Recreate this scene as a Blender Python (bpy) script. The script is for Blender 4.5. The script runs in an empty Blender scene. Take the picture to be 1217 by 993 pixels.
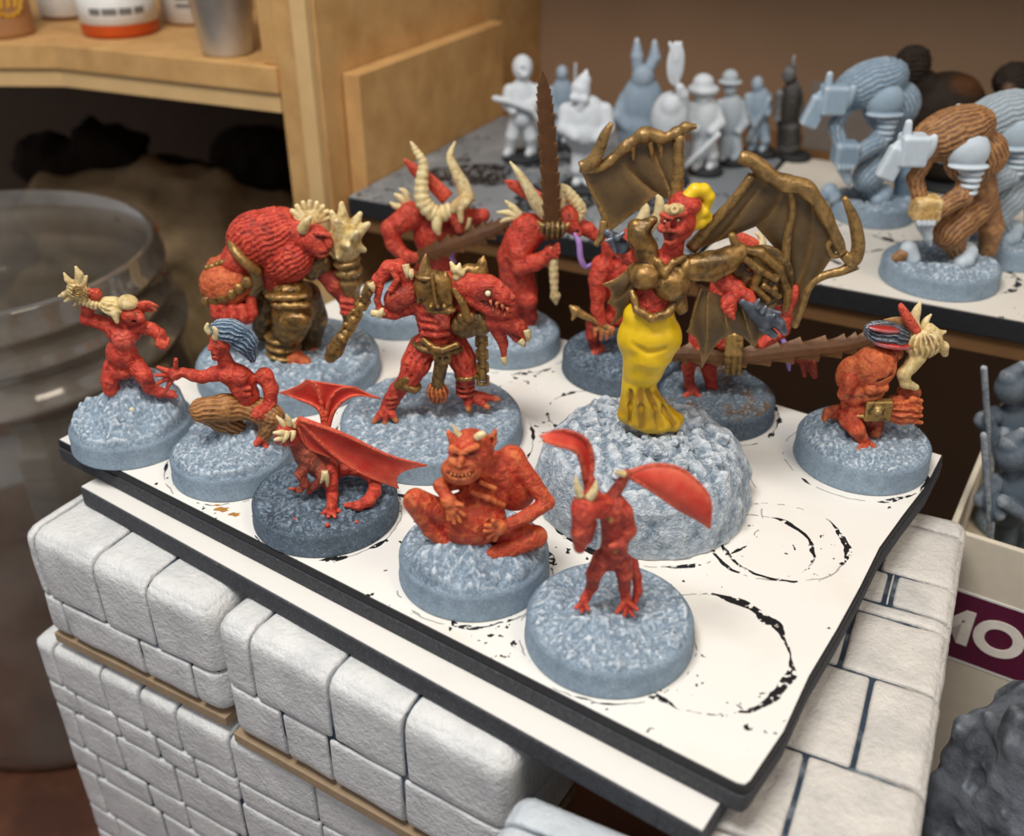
import bpy, math, random
import numpy as np
from mathutils import Vector, Matrix, Euler

# ------------------------------------------------------------------ camera, world, lights, exposure
# units: 1 Blender unit = 1 cm.  The top of the display tray is z = 0.
F, CX, CY, PT, H = 1202.0, 608.5, 496.5, math.radians(31.6), 10.35
scene = bpy.context.scene
COL = scene.collection
cam_d = bpy.data.cameras.new('camera')
cam = bpy.data.objects.new('camera', cam_d); COL.objects.link(cam)
cam.location = (0, 0, H)
cam.rotation_euler = (math.pi/2 - PT, 0, 0)
cam_d.sensor_fit = 'HORIZONTAL'; cam_d.sensor_width = 36.0
cam_d.lens = 36.0*F/1217.0
cam_d.clip_start = 0.05; cam_d.clip_end = 500
cam_d.dof.use_dof = True
cam_d.dof.focus_distance = 16.7
cam_d.dof.aperture_fstop = cam_d.lens*0.001/(2*0.10)
scene.camera = cam

world = bpy.data.worlds.new('room_light'); scene.world = world
world.use_nodes = True
bg = world.node_tree.nodes['Background']
bg.inputs['Color'].default_value = (0.90, 0.93, 1.0, 1); bg.inputs['Strength'].default_value = 0.40

def area(name, loc, target, size, power, color, size_y=None):
    l = bpy.data.lights.new(name, 'AREA'); l.energy = power; l.color = color
    l.shape = 'RECTANGLE'; l.size = size; l.size_y = size_y or size
    o = bpy.data.objects.new(name, l); COL.objects.link(o)
    o.location = loc
    o.rotation_euler = (Vector(target)-Vector(loc)).to_track_quat('-Z', 'Y').to_euler()
    return o
area('desk_lamp', (-9, 4, 38), (0, 15, -1), 14, 13000, (1.0, 0.97, 0.93), 10)
area('room_lamp', (26, -6, 44), (4, 20, 0), 16, 6500, (1.0, 0.84, 0.66))

vs = scene.view_settings
scene.display_settings.display_device = 'sRGB'
vs.view_transform = 'Standard'; vs.look = 'None'; vs.gamma = 1.0; vs.exposure = 0.0
vs.use_curve_mapping = False

# ------------------------------------------------------------------ helpers: measuring
def ray(px, py):
    u = (px-CX)/F; v = (py-CY)/F
    return np.array([u, math.cos(PT)-v*math.sin(PT), -math.sin(PT)-v*math.cos(PT)])
def onz(px, py, z=0.0):
    d = ray(px, py); return np.array([0, 0, H])+d*((z-H)/d[2])
def ony(px, py, y):
    d = ray(px, py); return np.array([0, 0, H])+d*(y/d[1])
def depth(p): return p[1]*math.cos(PT)-(p[2]-H)*math.sin(PT)

def hexc(s, m=1.0):
    s = s.lstrip('#'); o = []
    for i in (0, 2, 4):
        c = int(s[i:i+2], 16)/255
        o.append(m*(c/12.92 if c <= .04045 else ((c+.055)/1.055)**2.4))
    return tuple(o)

# ------------------------------------------------------------------ helpers: noise
def _hash(i, j, k):
    with np.errstate(over='ignore'):
        n = (i*np.int64(374761393) + j*np.int64(668265263) + k*np.int64(2147483647-58)) & 0x7fffffff
        n = ((n ^ (n >> 13))*np.int64(1274126177)) & 0x7fffffff
        n = n ^ (n >> 16)
    return (n & 0xffff)/65535.0
def vnoise(P):
    P = np.asarray(P, float)
    I = np.floor(P).astype(np.int64); f = P-I; f = f*f*(3-2*f)
    r = 0
    for a in (0, 1):
        wa = f[..., 0] if a else 1-f[..., 0]
        for b in (0, 1):
            wb = f[..., 1] if b else 1-f[..., 1]
            for c in (0, 1):
                wc = f[..., 2] if c else 1-f[..., 2]
                r = r + wa*wb*wc*_hash(I[..., 0]+a, I[..., 1]+b, I[..., 2]+c)
    return r*2-1
def fbm(P, oct=3):
    P = np.asarray(P, float); r = 0; a = 1.0
    for o in range(oct):
        r = r + a*vnoise(P*(2**o)+17.3*o); a *= .5
    return r

# ------------------------------------------------------------------ helpers: materials
MATS = {}
def mat(name, col=(.5, .5, .5), rough=.6, metal=0.0, var=.12, vscale=3.0, bump=.05, bscale=12.0, attr=False,
        hi=None, second=None, spec=.4, bdist=.05, coat=0.0, hithr=(.505, .56), stretch=None, sss=0.0, mul=1.0, vein=None):
    """painted / natural surface: base colour (or the colour attribute), mottling, an optional second tone in
    patches, a dry-brushed highlight on the raised edges, and a fine relief"""
    if name in MATS: return MATS[name]
    m = bpy.data.materials.new(name); MATS[name] = m; m.use_nodes = True
    nt = m.node_tree; N = nt.nodes; L = nt.links; N.clear()
    out = N.new('ShaderNodeOutputMaterial'); b = N.new('ShaderNodeBsdfPrincipled')
    L.new(b.outputs[0], out.inputs[0])
    b.inputs['Roughness'].default_value = rough; b.inputs['Metallic'].default_value = metal
    b.inputs['Specular IOR Level'].default_value = spec
    if coat: b.inputs['Coat Weight'].default_value = coat; b.inputs['Coat Roughness'].default_value = .25
    if sss:
        b.inputs['Subsurface Weight'].default_value = sss; b.inputs['Subsurface Radius'].default_value = (.15, .15, .15)
    tc = N.new('ShaderNodeTexCoord'); vec = tc.outputs['Object']
    if stretch:
        mp = N.new('ShaderNodeMapping'); mp.inputs['Scale'].default_value = stretch
        L.new(vec, mp.inputs['Vector']); vec = mp.outputs[0]
    def noise(scale, det=4, r=.6):
        n = N.new('ShaderNodeTexNoise'); n.inputs['Scale'].default_value = scale
        n.inputs['Detail'].default_value = det; n.inputs['Roughness'].default_value = r
        L.new(vec, n.inputs['Vector']); return n.outputs['Fac']
    def ramp(fac, lo, hi_, a0=0., a1=1.):
        r = N.new('ShaderNodeMapRange'); r.inputs['From Min'].default_value = lo; r.inputs['From Max'].default_value = hi_
        r.inputs['To Min'].default_value = a0; r.inputs['To Max'].default_value = a1
        L.new(fac, r.inputs['Value']); return r.outputs[0]
    def mix(fac, c1, c2, mode='MIX'):
        x = N.new('ShaderNodeMix'); x.data_type = 'RGBA'; x.blend_type = mode
        for v, s in ((fac, x.inputs[0]), (c1, x.inputs[6]), (c2, x.inputs[7])):
            if isinstance(v, (int, float)): s.default_value = v
            elif isinstance(v, tuple): s.default_value = (*v[:3], 1)
            else: L.new(v, s)
        return x.outputs[2]
    if attr:
        a = N.new('ShaderNodeVertexColor'); a.layer_name = 'paint'; c = a.outputs['Color']
        if mul != 1: c = mix(1.0, c, (mul, mul, mul), 'MULTIPLY')
    else:
        a = N.new('ShaderNodeRGB'); a.outputs[0].default_value = (*col[:3], 1); c = a.outputs[0]
    if second:
        c2, sc, lo, h2 = second
        c = mix(ramp(noise(sc), lo, h2), c, c2)
    vh = None
    if vein:      # worn brush strokes: dark and light streaks that follow the fine relief
        vs_, cd, cl, ad, al = vein
        nv = N.new('ShaderNodeTexNoise'); nv.inputs['Scale'].default_value = vs_; nv.inputs['Detail'].default_value = 3; nv.inputs['Distortion'].default_value = .9
        L.new(vec, nv.inputs['Vector']); vh = nv.outputs['Fac']
        c = mix(ramp(vh, .47, .36, 0, ad), c, cd); c = mix(ramp(vh, .53, .66, 0, al), c, cl)
    if var:
        h = N.new('ShaderNodeHueSaturation'); L.new(c, h.inputs['Color'])
        L.new(ramp(noise(vscale), .25, .75, 1-var, 1+var), h.inputs['Value']); c = h.outputs[0]
    if hi:
        g = N.new('ShaderNodeNewGeometry')
        hc, amt = hi
        fac = ramp(g.outputs['Pointiness'], hithr[0], hithr[1], 0, amt)
        n = N.new('ShaderNodeMath'); n.operation = 'MULTIPLY'; L.new(fac, n.inputs[0]); L.new(ramp(noise(bscale*.7), .3, .6, .3, 1.), n.inputs[1])
        c = mix(n.outputs[0], c, hc, 'MIX' if hc[0] >= 0 else 'MIX')
    L.new(c, b.inputs['Base Color'])
    if bump:
        bp = N.new('ShaderNodeBump'); bp.inputs['Strength'].default_value = bump; bp.inputs['Distance'].default_value = bdist
        hsrc = noise(bscale, 5, .65)
        if vh is not None:
            ad_ = N.new('ShaderNodeMath'); ad_.operation = 'MULTIPLY_ADD'; L.new(vh, ad_.inputs[0]); ad_.inputs[1].default_value = 2.0; L.new(hsrc, ad_.inputs[2]); hsrc = ad_.outputs[0]
        L.new(hsrc, bp.inputs['Height']); L.new(bp.outputs[0], b.inputs['Normal'])
    return m

# ------------------------------------------------------------------ helpers: objects
def setp(o, label=None, cat=None, group=None, kind=None):
    if label: o['label'] = label
    if cat: o['category'] = cat
    if group: o['group'] = group
    if kind: o['kind'] = kind
    return o
def empty(name, loc, label, cat, group=None):
    o = bpy.data.objects.new(name, None); COL.objects.link(o); o.location = loc; o.empty_display_size = .3
    return setp(o, label, cat, group)
def meshobj(name, V, Fc, m, parent=None, smooth=True, colors=None, loc=None):
    me = bpy.data.meshes.new(name)
    V = np.asarray(V, float)
    if isinstance(Fc, np.ndarray):
        nf, k = Fc.shape
        me.vertices.add(len(V)); me.vertices.foreach_set('co', V.ravel().astype(np.float32))
        me.loops.add(nf*k); me.loops.foreach_set('vertex_index', Fc.ravel().astype(np.int32))
        me.polygons.add(nf); me.polygons.foreach_set('loop_start', np.arange(0, nf*k, k, dtype=np.int32))
        me.update(calc_edges=True); me.validate()
    else:
        me.from_pydata([tuple(v) for v in V], [], [tuple(int(i) for i in f) for f in Fc]); me.update()
    if smooth: me.polygons.foreach_set('use_smooth', [True]*len(me.polygons))
    if colors is not None:
        a = me.color_attributes.new('paint', 'FLOAT_COLOR', 'POINT')
        cc = np.ones((len(V), 4), np.float32); cc[:, :3] = colors
        a.data.foreach_set('color', cc.ravel())
    me.materials.append(m)
    o = bpy.data.objects.new(name, me); COL.objects.link(o)
    if parent is not None: o.parent = parent
    if loc is not None: o.location = loc
    return o

class MB:
    """collects plain shapes into one mesh"""
    def __init__(s): s.V = []; s.F = []
    def add(s, V, Fc):
        n = len(s.V); s.V += [tuple(map(float, v)) for v in V]; s.F += [[i+n for i in f] for f in Fc]; return s
    def prism(s, poly, z0, z1):
        """poly: list of (x, y) counter-clockwise"""
        n = len(poly)
        V = [(x, y, z0) for x, y in poly]+[(x, y, z1) for x, y in poly]
        Fc = [list(range(n))[::-1], list(range(n, 2*n))]+[[i, (i+1) % n, n+(i+1) % n, n+i] for i in range(n)]
        return s.add(V, Fc)
    def box(s, o, ex, ey, ez):
        """o corner, three edge vectors"""
        o, ex, ey, ez = [np.array(v, float) for v in (o, ex, ey, ez)]
        V = [o, o+ex, o+ex+ey, o+ey, o+ez, o+ex+ez, o+ex+ey+ez, o+ey+ez]
        return s.add(V, [[0, 3, 2, 1], [4, 5, 6, 7], [0, 1, 5, 4], [1, 2, 6, 5], [2, 3, 7, 6], [3, 0, 4, 7]])
    def lathe(s, prof, n=48, c=(0, 0, 0)):
        V = []; Fc = []
        for r, z in prof:
            for i in range(n):
                a = 2*math.pi*i/n; V.append((c[0]+r*math.cos(a), c[1]+r*math.sin(a), c[2]+z))
        for j in range(len(prof)-1):
            for i in range(n):
                k = (i+1) % n
                Fc.append([j*n+i, j*n+k, (j+1)*n+k, (j+1)*n+i])
        if prof[0][0] > 1e-6: Fc.append([i for i in range(n)][::-1])
        if prof[-1][0] > 1e-6: Fc.append([(len(prof)-1)*n+i for i in range(n)])
        return s.add(V, Fc)
    def obj(s, name, m, parent=None, smooth=False, bevel=0, loc=None, seg=2):
        o = meshobj(name, s.V, s.F, m, parent, smooth, loc=loc)
        if bevel:
            b = o.modifiers.new('bevel', 'BEVEL'); b.width = bevel; b.segments = seg; b.limit_method = 'ANGLE'; b.angle_limit = .6
        return o

# ---- surface nets: turns a distance field into a closed quad mesh
_OFF = np.array([[0,0,0],[1,0,0],[0,1,0],[1,1,0],[0,0,1],[1,0,1],[0,1,1],[1,1,1]])
_EDG = [(0,1),(2,3),(4,5),(6,7),(0,2),(1,3),(4,6),(5,7),(0,4),(1,5),(2,6),(3,7)]
def snets(Fd, h, org):
    S = Fd < 0
    nx, ny, nz = Fd.shape
    c = np.zeros((nx-1, ny-1, nz-1), np.int8)
    for d in _OFF: c += S[d[0]:nx-1+d[0], d[1]:ny-1+d[1], d[2]:nz-1+d[2]]
    act = (c > 0) & (c < 8)
    ijk = np.argwhere(act); idx = np.full(act.shape, -1, np.int32); idx[act] = np.arange(len(ijk))
    vals = [Fd[ijk[:, 0]+d[0], ijk[:, 1]+d[1], ijk[:, 2]+d[2]] for d in _OFF]
    acc = np.zeros((len(ijk), 3)); cnt = np.zeros(len(ijk))
    for a, b in _EDG:
        va, vb = vals[a], vals[b]; m = (va < 0) != (vb < 0)
        t = np.where(m, va/np.where(m, va-vb, 1), 0)
        acc += m[:, None]*(_OFF[a]+t[:, None]*(_OFF[b]-_OFF[a])); cnt += m
    V = org+h*(ijk+acc/np.maximum(cnt, 1)[:, None])
    Q = []
    for ax in range(3):
        p, q = [(1, 2), (2, 0), (0, 1)][ax]
        sl0 = [slice(1, -1)]*3; sl1 = [slice(1, -1)]*3
        sl0[ax] = slice(0, -1); sl1[ax] = slice(1, None)
        e = np.argwhere(S[tuple(sl0)] != S[tuple(sl1)])
        off = np.ones(3, int); off[ax] = 0; e = e+off
        ins = S[e[:, 0], e[:, 1], e[:, 2]]
        cs = []
        for dp, dq in ((-1, -1), (0, -1), (0, 0), (-1, 0)):
            g = e.copy(); g[:, p] += dp; g[:, q] += dq
            cs.append(idx[g[:, 0], g[:, 1], g[:, 2]])
        q4 = np.stack(cs, 1); q4[~ins] = q4[~ins][:, ::-1]
        Q.append(q4)
    return V, np.concatenate(Q)

class Sculpt:
    """a body blended from tapered limbs, ellipsoids and blocks; every primitive carries its paint colour"""
    def __init__(s, conv, S, blend=3.0, floor=None):
        s.conv, s.S, s.blend, s.pr, s.floor = conv, S, blend, [], floor
    def up(s, p, r):
        if s.floor is not None: p[2] = max(p[2], s.floor+r*.85)
        return p
    def t(s, pts, col, k=None, cut=False, groove=None, flat=1.0):
        P = [(s.up(s.conv(*p[:3]), p[3]*s.S), p[3]*s.S) for p in pts]
        if len(P) == 1: P = P*2
        for (a, ra), (b, rb) in zip(P[:-1], P[1:]):
            s.pr.append(dict(kind=0, a=a, b=b, ra=ra, rb=rb, col=col, k=(s.blend if k is None else k)*s.S, cut=cut, g=groove))
        return s
    def e(s, c, r, col, rot=0, yaw=0, k=None, cut=False, groove=None, box=None):
        """rot: clockwise in the picture, yaw about the vertical; box = corner radius makes it a rounded block"""
        R = np.array(Matrix.Rotation(math.radians(yaw), 3, 'Z') @ Matrix.Rotation(math.radians(rot), 3, 'Y'))
        s.pr.append(dict(kind=1 if box is None else 2, c=s.up(s.conv(*c), float(np.abs(R[2])@np.array(r, float))*s.S), r=np.array(r, float)*s.S, R=R, col=col,
                         k=(s.blend if k is None else k)*s.S, cut=cut, g=groove, br=(box or 0)*s.S))
        return s
    def paint(s, c, r, col):
        s.pr.append(dict(kind=3, c=s.conv(*c), ra=r*s.S, col=col)); return s
    def _d(s, p, X):
        if p['kind'] == 0:
            ba = p['b']-p['a']; L2 = max(float(ba@ba), 1e-9); pa = X-p['a']
            t = np.clip((pa@ba)/L2, 0, 1)
            d = np.sqrt(((pa-t[..., None]*ba)**2).sum(-1))-(p['ra']+(p['rb']-p['ra'])*t)
        else:
            q = (X-p['c'])@p['R']
            if p['kind'] == 1:
                k0 = np.sqrt(((q/p['r'])**2).sum(-1)); k1 = np.sqrt(((q/p['r']**2)**2).sum(-1))
                d = k0*(k0-1)/np.maximum(k1, 1e-6)
            else:
                w = np.abs(q)-(p['r']-p['br'])
                d = np.sqrt((np.maximum(w, 0)**2).sum(-1))+np.minimum(w.max(-1), 0)-p['br']
        if p.get('g'):
            ang, wl, amp = p['g']; a = math.radians(ang)
            if p['kind'] == 0:
                A = p['b']-p['a']; l = np.linalg.norm(A)+1e-9; A = A/l
                B1 = np.cross(A, [.31, .9, .3]); B1 /= np.linalg.norm(B1); B2 = np.cross(A, B1); w = X-p['a']
                ax_, y_, z_ = w@A, w@B1, w@B2; rm = (p['ra']+p['rb'])/2
            else:
                q = (X-p['c'])@p['R']; ax_, y_, z_ = q[..., 0], q[..., 1], q[..., 2]; rm = (p['r'][1]+p['r'][2])/2
            ph = 2*math.pi/(wl*s.S)
            if ang == 0: d = d+amp*s.S*np.sin(ph*ax_)                       # rings across the limb
            else:                                                           # strands along it
                nst = max(5, round(2*math.pi*rm/(wl*s.S)))
                wv = np.sin(ax_*ph*.17+1.3)*1.3+np.sin(ax_*ph*.43)*.5
                d = d+amp*s.S*(np.sin(nst*np.arctan2(z_, y_)+wv)+.35*np.sin(nst*2.3*np.arctan2(z_, y_)-wv))
        return d
    def build(s, name, m, parent, h=1.6, noise=None):
        h = h*s.S
        lo = np.full(3, 1e9); hi = np.full(3, -1e9)
        for p in s.pr:
            if p['kind'] == 3: continue
            if p['kind'] == 0:
                r = max(p['ra'], p['rb']); a = np.minimum(p['a'], p['b'])-r; b = np.maximum(p['a'], p['b'])+r
            else:
                ex = np.abs(p['R'])@p['r']; a = p['c']-ex; b = p['c']+ex
            pad = p['k']*.5+2*h+(p['g'][2]*s.S if p.get('g') else 0)
            p['lo'], p['hi'] = a-pad, b+pad
            if not p['cut']: lo = np.minimum(lo, a-pad); hi = np.maximum(hi, b+pad)
        n = np.ceil((hi-lo)/h).astype(int)+3; org = lo-h
        ax = [org[i]+h*np.arange(n[i]) for i in range(3)]
        G = np.full(tuple(n), 1.0)
        for p in s.pr:
            if p['kind'] == 3: continue
            sl = tuple(slice(max(0, int((p['lo'][i]-org[i])/h)), max(0, min(n[i], int((p['hi'][i]-org[i])/h)+2))) for i in range(3))
            if any(q.stop <= q.start for q in sl): continue
            X = np.stack(np.meshgrid(*[ax[i][sl[i]] for i in range(3)], indexing='ij'), -1)
            d = s._d(p, X); g = G[sl]; k = max(p['k'], 1e-6)
            if p['cut']:
                d = -d; q = np.maximum(k-np.abs(g-d), 0)/k; G[sl] = np.maximum(g, d)+q*q*k*.25
            else:
                q = np.maximum(k-np.abs(g-d), 0)/k; G[sl] = np.minimum(g, d)-q*q*k*.25
        if noise:
            amp, sc = noise
            near = np.abs(G) < 4*h; I = np.argwhere(near)
            G[near] += amp*s.S*vnoise((org+h*I)/(sc*s.S))
        V, Q = snets(G, h, org)
        W = np.zeros(len(V)); C = np.zeros((len(V), 3))
        for p in s.pr:
            if p['kind'] == 3: continue
            d = s._d(p, V); w = np.exp(-np.clip(np.abs(d) if p['cut'] else d, -h, 8*h)/(.45*h))*(40. if p['cut'] else 1.)
            W += w; C += w[:, None]*np.array(p['col'][:3])
        C /= W[:, None]
        for p in s.pr:
            if p['kind'] == 3:
                d = np.sqrt(((V-p['c'])**2).sum(-1)); w = np.clip((p['ra']-d)/h+.5, 0, 1)[:, None]
                C = C*(1-w)+w*np.array(p['col'][:3])
        return meshobj(name, V, Q, m, parent, True, C)

def crom(P, n=6):
    P = np.asarray(P, float)
    if len(P) < 3: 
        t = np.linspace(0, 1, n+1)[:, None]; return P[0]*(1-t)+P[1]*t
    Q = np.vstack([2*P[0]-P[1], P, 2*P[-1]-P[-2]]); out = []
    for i in range(1, len(Q)-2):
        for t in np.linspace(0, 1, n, endpoint=False):
            a, b, c, d = Q[i-1:i+3]
            out.append(.5*((2*b)+(-a+c)*t+(2*a-5*b+4*c-d)*t*t+(-a+3*b-3*c+d)*t**3))
    out.append(P[-1]); return np.array(out)
def tube(P, R, ns=10, n=6, ridge=0.0, rn=0, flat=1.0, up=(0, 1, 0)):
    """tapered curved tube; ridge/rn put rings on it. returns V, F"""
    A = crom(np.column_stack([np.asarray(P, float), np.asarray(R, float)]), n)
    C, r = A[:, :3], np.maximum(A[:, 3], 1e-4)
    if ridge: r = r*(1+ridge*np.sin(np.linspace(0, rn*2*math.pi, len(r))))
    T = np.gradient(C, axis=0); T /= np.linalg.norm(T, axis=1)[:, None]+1e-9
    up = np.array(up, float)
    if abs(T[0]@up) > .9: up = np.array([1., 0, 0])
    V = []; Fc = []; N = up-T[0]*(up@T[0])
    for i in range(len(C)):
        N = N-T[i]*(N@T[i]); N /= np.linalg.norm(N)+1e-9; B = np.cross(T[i], N)
        for j in range(ns):
            a = 2*math.pi*j/ns; V.append(C[i]+r[i]*(math.cos(a)*N*flat+math.sin(a)*B))
    for i in range(len(C)-1):
        for j in range(ns):
            k = (j+1) % ns; Fc.append([i*ns+j, i*ns+k, (i+1)*ns+k, (i+1)*ns+j])
    Fc.append(list(range(ns))[::-1]); Fc.append([(len(C)-1)*ns+j for j in range(ns)])
    return V, Fc
def sheet(G, th):
    """closed thin shell from a grid of points (nu, nv, 3)"""
    G = np.asarray(G, float); nu, nv = G.shape[:2]
    du = np.gradient(G, axis=0); dv = np.gradient(G, axis=1)
    N = np.cross(du, dv); N /= np.linalg.norm(N, axis=2)[..., None]+1e-9
    V = np.concatenate([(G+N*th/2).reshape(-1, 3), (G-N*th/2).reshape(-1, 3)]); o = nu*nv; Fc = []
    id = lambda i, j: i*nv+j
    for i in range(nu-1):
        for j in range(nv-1):
            q = [id(i, j), id(i+1, j), id(i+1, j+1), id(i, j+1)]
            Fc.append(q); Fc.append([x+o for x in q[::-1]])
    B = [id(i, 0) for i in range(nu)]+[id(nu-1, j) for j in range(1, nv)]+[id(i, nv-1) for i in range(nu-2, -1, -1)]+[id(0, j) for j in range(nv-2, 0, -1)]
    for a, b in zip(B, B[1:]+B[:1]): Fc.append([b, a, a+o, b+o])
    return V, Fc
# ------------------------------------------------------------------ the setting: bench, cabinet, back wall
TABLE = -13.5
v2 = lambda a: (float(a[0]), float(a[1]))
def wobj(mb, name, m, parent, **kw):
    l = np.array(parent.location)
    mb.V = [tuple(np.array(v)-l) for v in mb.V]
    return mb.obj(name, m, parent, **kw)
def part(name, VF, m, parent, smooth=True):
    l = np.array(parent.location) if parent is not None and parent.parent is None else np.zeros(3)
    return meshobj(name, np.asarray(VF[0], float)-l, VF[1], m, parent, smooth)

MDF = mat('mdf_board', hexc('d0a56c'), rough=.75, var=.10, vscale=1.2, bump=.04, bscale=9, spec=.2, second=(hexc('bd9058'), .8, .4, .7))
MDF2 = mat('mdf_cut_edge', hexc('d8b47e'), rough=.8, var=.08, vscale=1.0, bump=.04, bscale=14, spec=.2)
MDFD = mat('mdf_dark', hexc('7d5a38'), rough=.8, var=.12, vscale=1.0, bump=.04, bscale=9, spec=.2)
BENCH = mat('bench_top', hexc('6b4028'), rough=.6, var=.25, vscale=.5, bump=.08, bscale=3, second=(hexc('4a2a1a'), .35, .4, .65))
WALLM = mat('back_wall_paint', hexc('96795f'), rough=.85, var=.10, vscale=.12, bump=.03, bscale=4, spec=.15)

mb = MB().box((-60, -5, TABLE-1.5), (110, 0, 0), (0, 75, 0), (0, 0, 1.5))
setp(mb.obj('floor', BENCH), 'reddish brown bench top under the foam wall and jar', None, None, 'structure')

sL, sR = onz(409, 233, 1.2), onz(1140, 368, 1.2)
es = (sR-sL)/np.linalg.norm(sR-sL); ns_ = np.array([-es[1], es[0], 0])
UP = np.array([0, 0, 1.])
def cab(s, n, z): return np.array([sL[0], sL[1], 0])+es*s+ns_*n+UP*z
def cbox(name, s0, s1, n0, n1, z0, z1, m, parent=None, bevel=.03):
    b = MB().box(cab(s0, n0, z0), es*(s1-s0), ns_*(n1-n0), UP*(z1-z0))
    if parent is not None and parent.type == 'EMPTY': return wobj(b, name, m, parent, bevel=bevel)
    return b.obj(name, m, parent, bevel=bevel)
w = cbox('wall_back', -90, 60, 13.2, 14.2, TABLE, 40, WALLM); setp(w, 'brown painted wall behind the cabinet', None, None, 'structure')

# cabinet: side panel, stile strips, shelf, corner shelf
cabt = empty('cabinet', tuple(cab(-1.2, .3, TABLE)), 'fibreboard cabinet upright with shelf at the back of the bench', 'cabinet')
cbox('side_panel', -1.05, -.5, .12, 13.2, TABLE, 20, MDF, cabt)
cbox('stile', -1.02, -.55, -.18, .12, TABLE, 20, MDF2, cabt)
cbox('stile', -1.75, -1.05, 0, .55, TABLE, 20, MDF, cabt)
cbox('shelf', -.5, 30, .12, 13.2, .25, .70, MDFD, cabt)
cbox('unseen_shade_board', -.5, 30, 5.5, 13.2, 11.5, 12.1, MDFD, cabt)  # unseen board above the view, added to shade the back wall
cbox('divider', -.46, .06, 1.0, 9.2, .72, 4.15, MDF2, None, .03).name = 'upright_plank'
pl_ = bpy.data.objects['upright_plank']; pl_.data.materials[0] = MDF
setp(pl_, 'low fibreboard strip standing on edge against the cabinet side panel', 'plank')

zs = float(ony(346, 136, cab(-1.6, 0, 0)[1])[2])
q0, q1, q2 = onz(352, 134, zs), onz(76, 104, zs), onz(-160, 103, zs)
q0 = cab(-1.77, -.05, 0)+ns_*0; back = [cab(-1.77, 13, 0), cab(-34, 13, 0)]
csh = empty('corner_shelf', tuple(q1), 'fibreboard corner shelf with angled front carrying paint pots', 'shelf')
def sh_poly(o):
    a, b, c = [v2(q) for q in (q0, q1, q2)]
    return [(c[0], c[1]-o), (b[0], b[1]-o), (a[0], a[1]-o), v2(back[0]), v2(back[1])]
b = MB().prism(sh_poly(-.05), zs, zs+.52); wobj(b, 'lower_board', MDF2, csh, bevel=.03)
b = MB().prism(sh_poly(.06), zs+.53, zs+1.2); wobj(b, 'upper_board', MDF, csh, bevel=.03)
ZSH = zs+1.2
cbox('cavity_shade_sheet', -60, -1.8, 12.95, 13.15, TABLE, zs, mat('cavity_shade_brown', hexc('4a3828'), rough=.85, var=.15, bump=.05), cabt)  # added dark sheet: shade under the corner shelf put into its colour
cbox('upper_stile', -2.25, -1.76, .05, .55, ZSH+.01, 20, MDF, cabt)

# ------------------------------------------------------------------ trays
def markmat(name, col, rings, dark=(.012, .012, .014), fleck=.67, warm=None):
    m = bpy.data.materials.new(name); m.use_nodes = True
    nt = m.node_tree; N = nt.nodes; L = nt.links
    b = N['Principled BSDF']; b.inputs['Roughness'].default_value = .42; b.inputs['Specular IOR Level'].default_value = .35
    tc = N.new('ShaderNodeTexCoord'); co = tc.outputs['Object']
    def math_(op, a, c=None, d=None):
        n = N.new('ShaderNodeMath'); n.operation = op
        for i, v in enumerate((a, c, d)):
            if v is None: continue
            if isinstance(v, (int, float)): n.inputs[i].default_value = v
            else: L.new(v, n.inputs[i])
        return n.outputs[0]
    def noise(sc, det=3, off=0.):
        n = N.new('ShaderNodeTexNoise'); n.inputs['Scale'].default_value = sc; n.inputs['Detail'].default_value = det
        mp = N.new('ShaderNodeMapping'); mp.inputs['Location'].default_value = (off, off*.7, 0); L.new(co, mp.inputs[0]); L.new(mp.outputs[0], n.inputs[0])
        return n.outputs['Fac']
    total = None
    nw = noise(2.5, 2); fine = noise(9, 3, 5)
    for i, (x, y, r, wd, thr) in enumerate(rings):
        v = N.new('ShaderNodeVectorMath'); v.operation = 'DISTANCE'; L.new(co, v.inputs[0]); v.inputs[1].default_value = (x, y, 0)
        d = math_('ABSOLUTE', math_('SUBTRACT', math_('ADD', v.outputs['Value'], math_('MULTIPLY', math_('SUBTRACT', nw, .5), .16)), r))
        br = noise(.9+.13*i, 1, 3.1*i)                                  # where along the ring paint was left
        wvar = math_('MULTIPLY', math_('SUBTRACT', br, thr), wd*6)
        hit = math_('LESS_THAN', d, math_('MULTIPLY', wvar, math_('GREATER_THAN', fine, .43)))
        thin = math_('MULTIPLY', math_('LESS_THAN', d, .012), math_('GREATER_THAN', noise(3, 2, i*1.7), .50))
        hit = math_('MAXIMUM', hit, math_('MULTIPLY', thin, .55))
        total = hit if total is None else math_('MAXIMUM', total, hit)
    fl = math_('MULTIPLY', math_('GREATER_THAN', noise(7, 2, 9), fleck), math_('GREATER_THAN', noise(.7, 2, 2), .52))
    total = math_('MAXIMUM', total, fl) if total is not None else fl
    sm = N.new('ShaderNodeMapRange'); L.new(noise(.8, 5, 1), sm.inputs[0]); sm.inputs[1].default_value = .5; sm.inputs[2].default_value = .8; sm.inputs[4].default_value = .35
    x1 = N.new('ShaderNodeMix'); x1.data_type = 'RGBA'; L.new(sm.outputs[0], x1.inputs[0]); x1.inputs[6].default_value = (*col, 1)
    x1.inputs[7].default_value = (*(warm or tuple(c*.8 for c in col)), 1)
    x2 = N.new('ShaderNodeMix'); x2.data_type = 'RGBA'; L.new(total, x2.inputs[0]); L.new(x1.outputs[2], x2.inputs[6]); x2.inputs[7].default_value = (*dark, 1)
    L.new(x2.outputs[2], b.inputs['Base Color'])
    bp = N.new('ShaderNodeBump'); bp.inputs['Strength'].default_value = .06; bp.inputs['Distance'].default_value = .03
    L.new(noise(6, 4), bp.inputs['Height']); L.new(bp.outputs[0], b.inputs['Normal'])
    return m
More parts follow.
